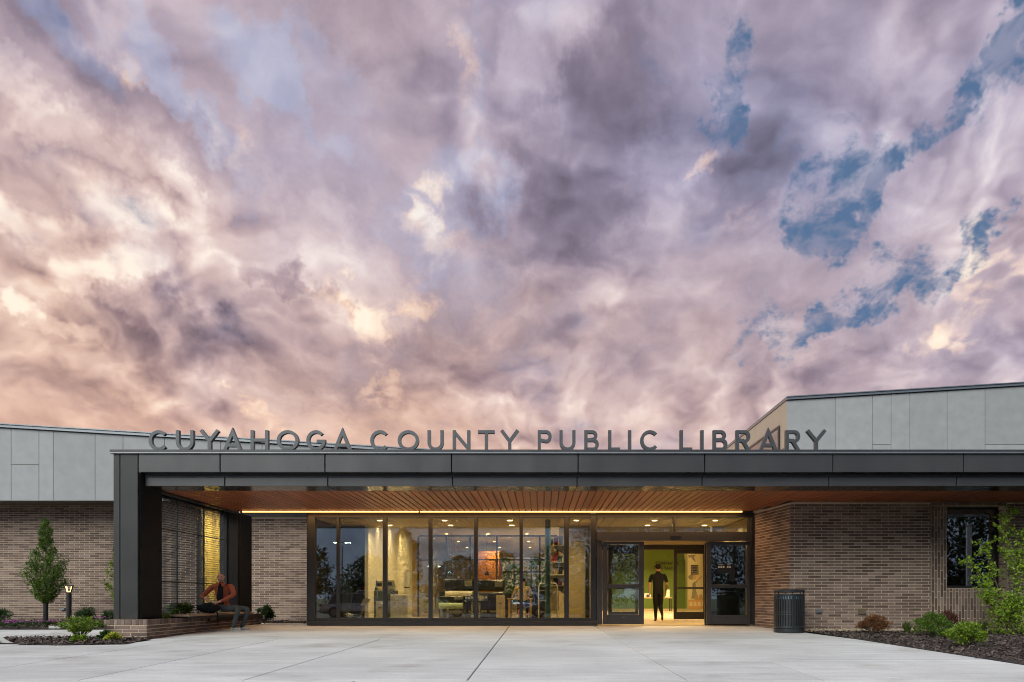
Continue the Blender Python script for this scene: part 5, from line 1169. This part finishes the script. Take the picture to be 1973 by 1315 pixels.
E = [('pelvis', 'belly'), ('belly', 'chest'), ('chest', 'neckb'), ('neckb', 'neck'), ('neck', 'jaw'), ('jaw', 'skull'), ('skull', 'crown'), ('chest', 'shR'), ('shR', 'elR'), ('elR', 'wrR'), ('wrR', 'hwR'), ('chest', 'shL'), ('shL', 'elL'), ('elL', 'wrL'), ('wrL', 'hwL'),
     ('pelvis', 'hipR'), ('hipR', 'knR'), ('knR', 'anR'), ('anR', 'heR'), ('heR', 'toR'), ('pelvis', 'hipL'), ('hipL', 'knL'), ('knL', 'anL'), ('anL', 'heL'), ('heL', 'toL')]
hand(V, E, 'hwR', 'R', v3(-7.57, 18.02, .690), v3(.7, -.5, -.25), v3(.3, .3, .6), 0, .7); hand(V, E, 'hwL', 'L', v3(-7.29, 18.06, .612), v3(-.75, -.35, -.35), v3(-.2, -.1, .8), 0, .8)
rt_, bd = person('bald bearded person in rust jacket sitting on the bench with a rucksack', V, E, [M_SKIN, M_RUST, M_JEAN, M_SHOE])
head_bits(rt_, v3(-7.355, 18.35, 1.185), v3(.12, -1, -.28), None, M_BEARD)
MB().prism([(-7.45, .56), (-7.29, .56), (-7.315, .97), (-7.365, 1.03), (-7.41, .97)], 18.315, 18.37).build('shirt_front', M_TEE, rt_)
for s in (-1, 1): MB().add([(-7.36 + s * .02, 18.30, 1.06), (-7.36 + s * .10, 18.36, 1.07), (-7.36 + s * .11, 18.31, .99), (-7.36 + s * .045, 18.285, .97)], [(0, 1, 2, 3), (3, 2, 1, 0)]).build('collar', M_RUST, rt_)
for x, y, tx, ty in ((-6.935, 17.93, -6.70, 17.85), (-6.855, 18.22, -6.62, 18.12)):
    d = v3(tx - x, ty - y, 0).normalized(); n = v3(-d.y, d.x, 0); a = v3(x, y, 0) - d * .05; b = v3(tx, ty, 0) + d * .045
    MB().prism_z([tuple((a + n * .036).xy), tuple((a - n * .036).xy), tuple((b - n * .04).xy), tuple((b + n * .04).xy)][::-1], ground_z(18) + .001, ground_z(18) + .018).build('shoe_sole', M_SOLE, rt_)
rk = empty('rucksack', (-7.50, 18.06, .356)); tag(rk, 'black rucksack lying on the bench beside the seated person', 'bag')
mb = MB(); mb.ico((0, 0, .12), .14, 3, (1.75, .9, .86), .05); mb.build('bag_body', cloth('black_nylon', (.010, .010, .011)), rk, smooth=True)
MB().ico((-.20, -.05, .13), .075, 2, (1, .7, .8), .08).build('bag_pocket', M_TEE, rk, smooth=True); MB().tube([(.02, -.06, .22), (.06, -.08, .265), (.12, -.06, .22)], .009, 6).build('grab_handle', M_TEE, rk)
for x0, x1, z1 in ((.05, .02, -.20), (.24, .25, -.27)): MB().tube([(x0 - .05, -.09, .06), (x0, -.13, -.005), (x0 + .008, -.14, -.08), (x1, -.14, z1)], [.018, .015, .013, .010], 6).build('strap', M_TEE, rk)

# walking man seen from behind in the vestibule
X0, Y1 = 3.53, 24.15
g = lambda x, y, z: (X0 + x, Y1 + y, z)
V = {'pelvis': (g(0, 0, .92), (.172, .13), 2), 'belly': (g(0, .0, 1.08), (.170, .125), 1), 'chest': (g(0, -.01, 1.30), (.205, .135), 1), 'neckb': (g(0, .0, 1.455), (.080, .065), 1), 'neck': (g(0, .01, 1.50), .054, 0), 'jaw': (g(0, .03, 1.56), (.062, .070), 0), 'skull': (g(0, .025, 1.63), (.076, .090), 0), 'crown': (g(0, .01, 1.70), (.05, .055), 0)}
E = [('pelvis', 'belly'), ('belly', 'chest'), ('chest', 'neckb'), ('neckb', 'neck'), ('neck', 'jaw'), ('jaw', 'skull'), ('skull', 'crown')]
for k, s, fy in (('R', 1, .10), ('L', -1, -.06)):
    V.update({'sh' + k: (g(s * .195, 0, 1.40), .072, 1), 'ua' + k: (g(s * .240, 0, 1.24), .060, 1), 'el' + k: (g(s * .262, -.02, 1.11), .047, 0), 'wr' + k: (g(s * .266, .05 + fy * 1.6, .90 if s < 0 else .93), .031, 0)}); E += [('chest', 'sh' + k), ('sh' + k, 'ua' + k), ('ua' + k, 'el' + k), ('el' + k, 'wr' + k)]
    hand(V, E, 'wr' + k, k, v3(*g(s * .267, .055 + fy * 1.6, .88 if s < 0 else .91)), v3(0, .05, -1), v3(-s * .2, 1, 0), 0, .5, v3(-s, .2, 0))
V.update({'hipR': (g(.085, 0, .86), .108, 2), 'knR': (g(.08, .10, .47), .076, 2), 'anR': (g(.085, -.24, .21), .043, 2), 'heR': (g(.085, -.29, .17), .036, 3), 'toR': (g(.095, -.17, .04), (.042, .028), 3),
          'hipL': (g(-.085, 0, .86), .108, 2), 'knL': (g(-.06, .10, .47), .076, 2), 'anL': (g(-.06, .12, .085), .043, 2), 'heL': (g(-.06, .09, .042), .036, 3), 'toL': (g(-.072, .28, .032), (.042, .026), 3)})
E += [('pelvis', 'hipR'), ('hipR', 'knR'), ('knR', 'anR'), ('anR', 'heR'), ('heR', 'toR'), ('pelvis', 'hipL'), ('hipL', 'knL'), ('knL', 'anL'), ('anL', 'heL'), ('heL', 'toL')]
rt_, bd = person('person in black T-shirt and trousers walking through the open doors, seen from behind', V, E, [M_SKIN2, M_TEE, M_BPANT, M_DSHOE])
head_bits(rt_, v3(X0, Y1 + .025, 1.615), v3(.05, 1, 0), M_HAIR, None, M_TEE, M_SKIN2)

# person at the workbench, on a stool
X0, Y1 = gx(1007, 23.9), 23.9
V = {'pelvis': (g(0, 0, .55), (.15, .12), 2), 'belly': (g(0, .02, .72), (.145, .11), 1), 'chest': (g(0, .05, .93), (.17, .115), 1), 'neckb': (g(0, .09, 1.08), (.08, .065), 1), 'neck': (g(0, .12, 1.12), .054, 0), 'jaw': (g(0, .16, 1.17), (.062, .07), 0), 'skull': (g(0, .165, 1.235), (.076, .09), 0), 'crown': (g(0, .15, 1.30), (.05, .055), 0)}
E = [('pelvis', 'belly'), ('belly', 'chest'), ('chest', 'neckb'), ('neckb', 'neck'), ('neck', 'jaw'), ('jaw', 'skull'), ('skull', 'crown')]
for k, s in (('R', 1), ('L', -1)):
    V.update({'sh' + k: (g(s * .19, .05, 1.02), .064, 1), 'el' + k: (g(s * .25, .10, .80), .052, 1), 'wr' + k: (g(s * .16, .34, .78), .03, 0), 'hip' + k: (g(s * .09, .03, .53), .094, 2), 'kn' + k: (g(s * .13, .42, .50), .064, 2), 'an' + k: (g(s * .12, .36, .09), .042, 2), 'he' + k: (g(s * .12, .33, .042), .034, 3), 'to' + k: (g(s * .13, .52, .032), (.042, .026), 3)})
    E += [('chest', 'sh' + k), ('sh' + k, 'el' + k), ('el' + k, 'wr' + k), ('pelvis', 'hip' + k), ('hip' + k, 'kn' + k), ('kn' + k, 'an' + k), ('an' + k, 'he' + k), ('he' + k, 'to' + k)]
    hand(V, E, 'wr' + k, k, v3(*g(s * .155, .36, .775)), v3(-s * .1, 1, -.1), v3(-s, .1, .2), 0, .4)
rt_, bd = person('person in cream shirt sitting at the workshop bench, seen from behind', V, E, [M_SKIN2, M_CREAM, M_BPANT, M_DSHOE])
head_bits(rt_, v3(X0, Y1 + .165, 1.22), v3(0, 1, -.2), M_HAIR, None, None, M_SKIN2)
st_ = empty('work_stool', (X0, Y1, .004)); tag(st_, 'round stool under the person in the cream shirt', 'stool'); MB().lathe([(.001, .43), (.17, .43), (.18, .415), (.17, .395), (.001, .39)], 20).build('seat', M_MBLK, st_)
for a in range(4): t = a * 1.571 + .78; MB().cyl((.12 * math.cos(t), .12 * math.sin(t), .389), (.19 * math.cos(t), .19 * math.sin(t), 0), .013, n=8).build('leg', M_MGREY, st_)

# ------------------------------------------------------------------ car park behind the camera (it shows in the glass)
def car(name, label, x, y, rz, paint, suv=False):
    z0 = ground_z(y) - .05; c = empty(name, (x, y, z0), rz); tag(c, label, 'car'); L, Wd, H = 4.5, .90, 1.62 if suv else 1.42; b = .62 if suv else .56; k = .98 if suv else .86
    prof = [(-L / 2, .32), (-L / 2 + .02, b + .08), (-L / 2 + .25, k - .04), (-1.0, k), (1.2, k), (L / 2 - .55, k - .12), (L / 2 - .05, b), (L / 2, .34), (L / 2 - .1, .24), (-L / 2 + .1, .24)]
    bm = bmesh.new(); f1 = [bm.verts.new((p[0], -Wd, p[1])) for p in prof]; f2 = [bm.verts.new((p[0], Wd, p[1])) for p in prof]; n = len(prof); bm.faces.new(f1); bm.faces.new(f2[::-1])
    for i in range(n): bm.faces.new((f1[(i + 1) % n], f1[i], f2[i], f2[(i + 1) % n]))
    bmesh.ops.bevel(bm, geom=bm.edges[:], offset=.07, segments=2, affect='EDGES'); mb = MB(); mb.bm(bm); mb.build('body', paint, c, smooth=True)
    r0, r1 = (-2.0 if suv else -1.75), 1.25; cab = MB(); lo = [(r0, -.84, k - .02), (r1, -.84, k - .02), (r1, .84, k - .02), (r0, .84, k - .02)]; hi = [(r0 + .35, -.64, H), (.25, -.64, H), (.25, .64, H), (r0 + .35, .64, H)]
    cab.add(lo + hi, [(0, 1, 5, 4), (1, 2, 6, 5), (2, 3, 7, 6), (3, 0, 4, 7)]).build('windows', M_CARGL, c); MB().cbox(r0 + .33, .28, -.66, .66, H - .03, H + .02, .02).build('roof', paint, c)
    for s in (-1, 1):
        for t in ((r0, r0 + .35), (r1, .25), (-.35, -.35)): MB().cyl((t[0], s * .84, k - .03), (t[1], s * .65, H), .035, n=6).build('pillar', paint, c)
        for wx in (-1.38, 1.38):
            w = MB().cyl((wx, s * .70, .32), (wx, s * .91, .32), .32, n=20).build('wheel', M_MBLK, c); MB().cyl((wx, s * .905, .32), (wx, s * .92, .32), .20, n=14).build('rim', M_COPING, w)
        MB().cbox(L / 2 - .16, L / 2 - .0, s * .72 - .15, s * .72 + .15, .56, .68, .02).build('headlight', M_STW, c); MB().cbox(-L / 2 - .01, -L / 2 + .12, s * .72 - .14, s * .72 + .14, .66, .80, .02).build('tail_light', M_RED, c)
        MB().ico((.95, s * .97, k + .08), .10, 1, (.6, 1, .7)).build('wing_mirror', paint, c)
M_CARGL = pmat('car_glass', (.02, .025, .03), .05, 0, var=0, spec=.8)
cp = lambda n, c: pmat(n, c, .25, .3, var=.02, coat=.6)
car('parked_car', 'silver grey saloon parked behind the camera, mirrored low in the glass', -10.6, -6.5, R(4), cp('silver_paint', (.30, .33, .36)))
car('parked_car', 'white van-like car mirrored behind the saloon at the glass corner', -10.5, -13, R(2), cp('white_paint', (.60, .62, .62)), True)
car('parked_car', 'dark blue saloon mirrored under the workshop printers', -3.6, -7.0, R(176), cp('blue_paint', (.03, .06, .12)))
car('parked_car', 'small blue car mirrored facing the workshop bench', -1.2, -19, R(95), cp('light_blue_paint', (.06, .16, .34)))
car('parked_car', 'pale blue car mirrored beside the entrance mullion', 1.6, -17, R(88), cp('pale_blue_paint', (.22, .32, .42)), True)
car('parked_car', 'charcoal car mirrored below the shelving', 1.2, -6.4, R(178), cp('charcoal_paint', (.05, .055, .06)))
rt2 = random.Random(12)
pc = empty('lamp_column', (18.75, 2.1, ground_z(2.1) - .16)); tag(pc, 'pale blue grey round post mirrored in the side window', 'post')
MB().cyl((0, 0, 0), (0, 0, 4.3), .13, .11, 18).build('shaft', pmat('pale_post_paint', (.42, .50, .56), .45), pc); MB().lathe([(.2, 0), (.2, .18), (.14, .22)], 18).build('base', M_KERB, pc); MB().lathe([(.115, 4.29), (.14, 4.31), (.14, 4.36), (.001, 4.40)], 18).build('cap', M_COPING, pc)
def far_tree(x, y, h, r, label, n=1000, seed=0):
    profile_tree('car_park_tree', label, (x, y, ground_z(y) - .1), [(h * .18, r * .25), (h * .35, r * .85), (h * .55, r), (h * .75, r * .8), (h * .92, r * .4), (h, .05)], L_FAR, 3200 if x < 24 else 2600, .30 if x < 24 else .36, .13, 0, 'trees mirrored in the glass', seed, 18)
for i, (x, y, h, r) in enumerate(((-34, -30, 6, 3.6), (-27, -34, 5.5, 3.2), (-21, -31, 6.5, 2.2), (-16.5, -36, 5.2, 3.2), (-12, -29, 7.2, 1.5), (-8, -38, 5.2, 3.4), (-3.5, -35, 5.4, 3.2), (1.5, -37, 6.5, 3.4), (6, -30, 9.5, 3.6), (11, -33, 10, 4.2), (16, -26, 9, 4.0), (22, -30, 10, 4.5), (27, -17, 10.5, 4.2), (32, -24, 11, 5.0), (39, -20, 9, 4.2))):
    far_tree(x, y, h, r, 'dark leafy tree across the car park, mirrored in the glass front' if i < 12 else 'tall dark tree mirrored in the side window', 1100, 70 + i)
hr = random.Random(5)
for i in range(9): shrub('car_park_hedge', 'dark clipped hedge shrub along the car park edge', (-40 + i * 9, -40.5, -.45), 4.8, 1.2, 2.6, L_FAR, 900, .3, 'hedge along the car park', 20, 90 + i)
for i, (x, y, h) in enumerate(((-19.6, -38, 6.6), (-29, -44, 6.5), (-11.5, -46, 4.6), (14, -40, 7))):
    p = empty('street_lamp', (x, y, ground_z(y) - .05)); tag(p, 'tall car park lamp with two bright cool heads', 'street lamp', 'lamps in the car park'); MB().cyl((0, 0, 0), (0, 0, h), .07, .05, 10).build('pole', M_BLACK2, p)
    MB().box(-.7, .7, -.04, .04, h, h + .06).build('arm', M_BLACK2, p)
    for s in (-1, 1): hd = MB().box(s * .55 - .3, s * .55 + .3, -.16, .16, h + .061, h + .12).build('lamp_head', M_BLACK2, p); MB().box(s * .55 - .25, s * .55 + .25, -.165, .12, h - .035, h - .001).build('lens', M_COOLL, hd)
# trees behind the building, seen through the rear window
for i, (x, y) in enumerate(((-3.0, 58), (-.4, 62), (2.5, 57))):
    profile_tree('garden_tree', 'leafy tree outside the rear window, seen through the building', (x, y, -.32), [(.6, .4), (1.6, 1.5), (2.6, 1.8), (3.4, 1.3), (4.2, .1)], L_BRIGHT, 1300, .22, .08, 0, 'trees behind the rear window', 130 + i, 18)
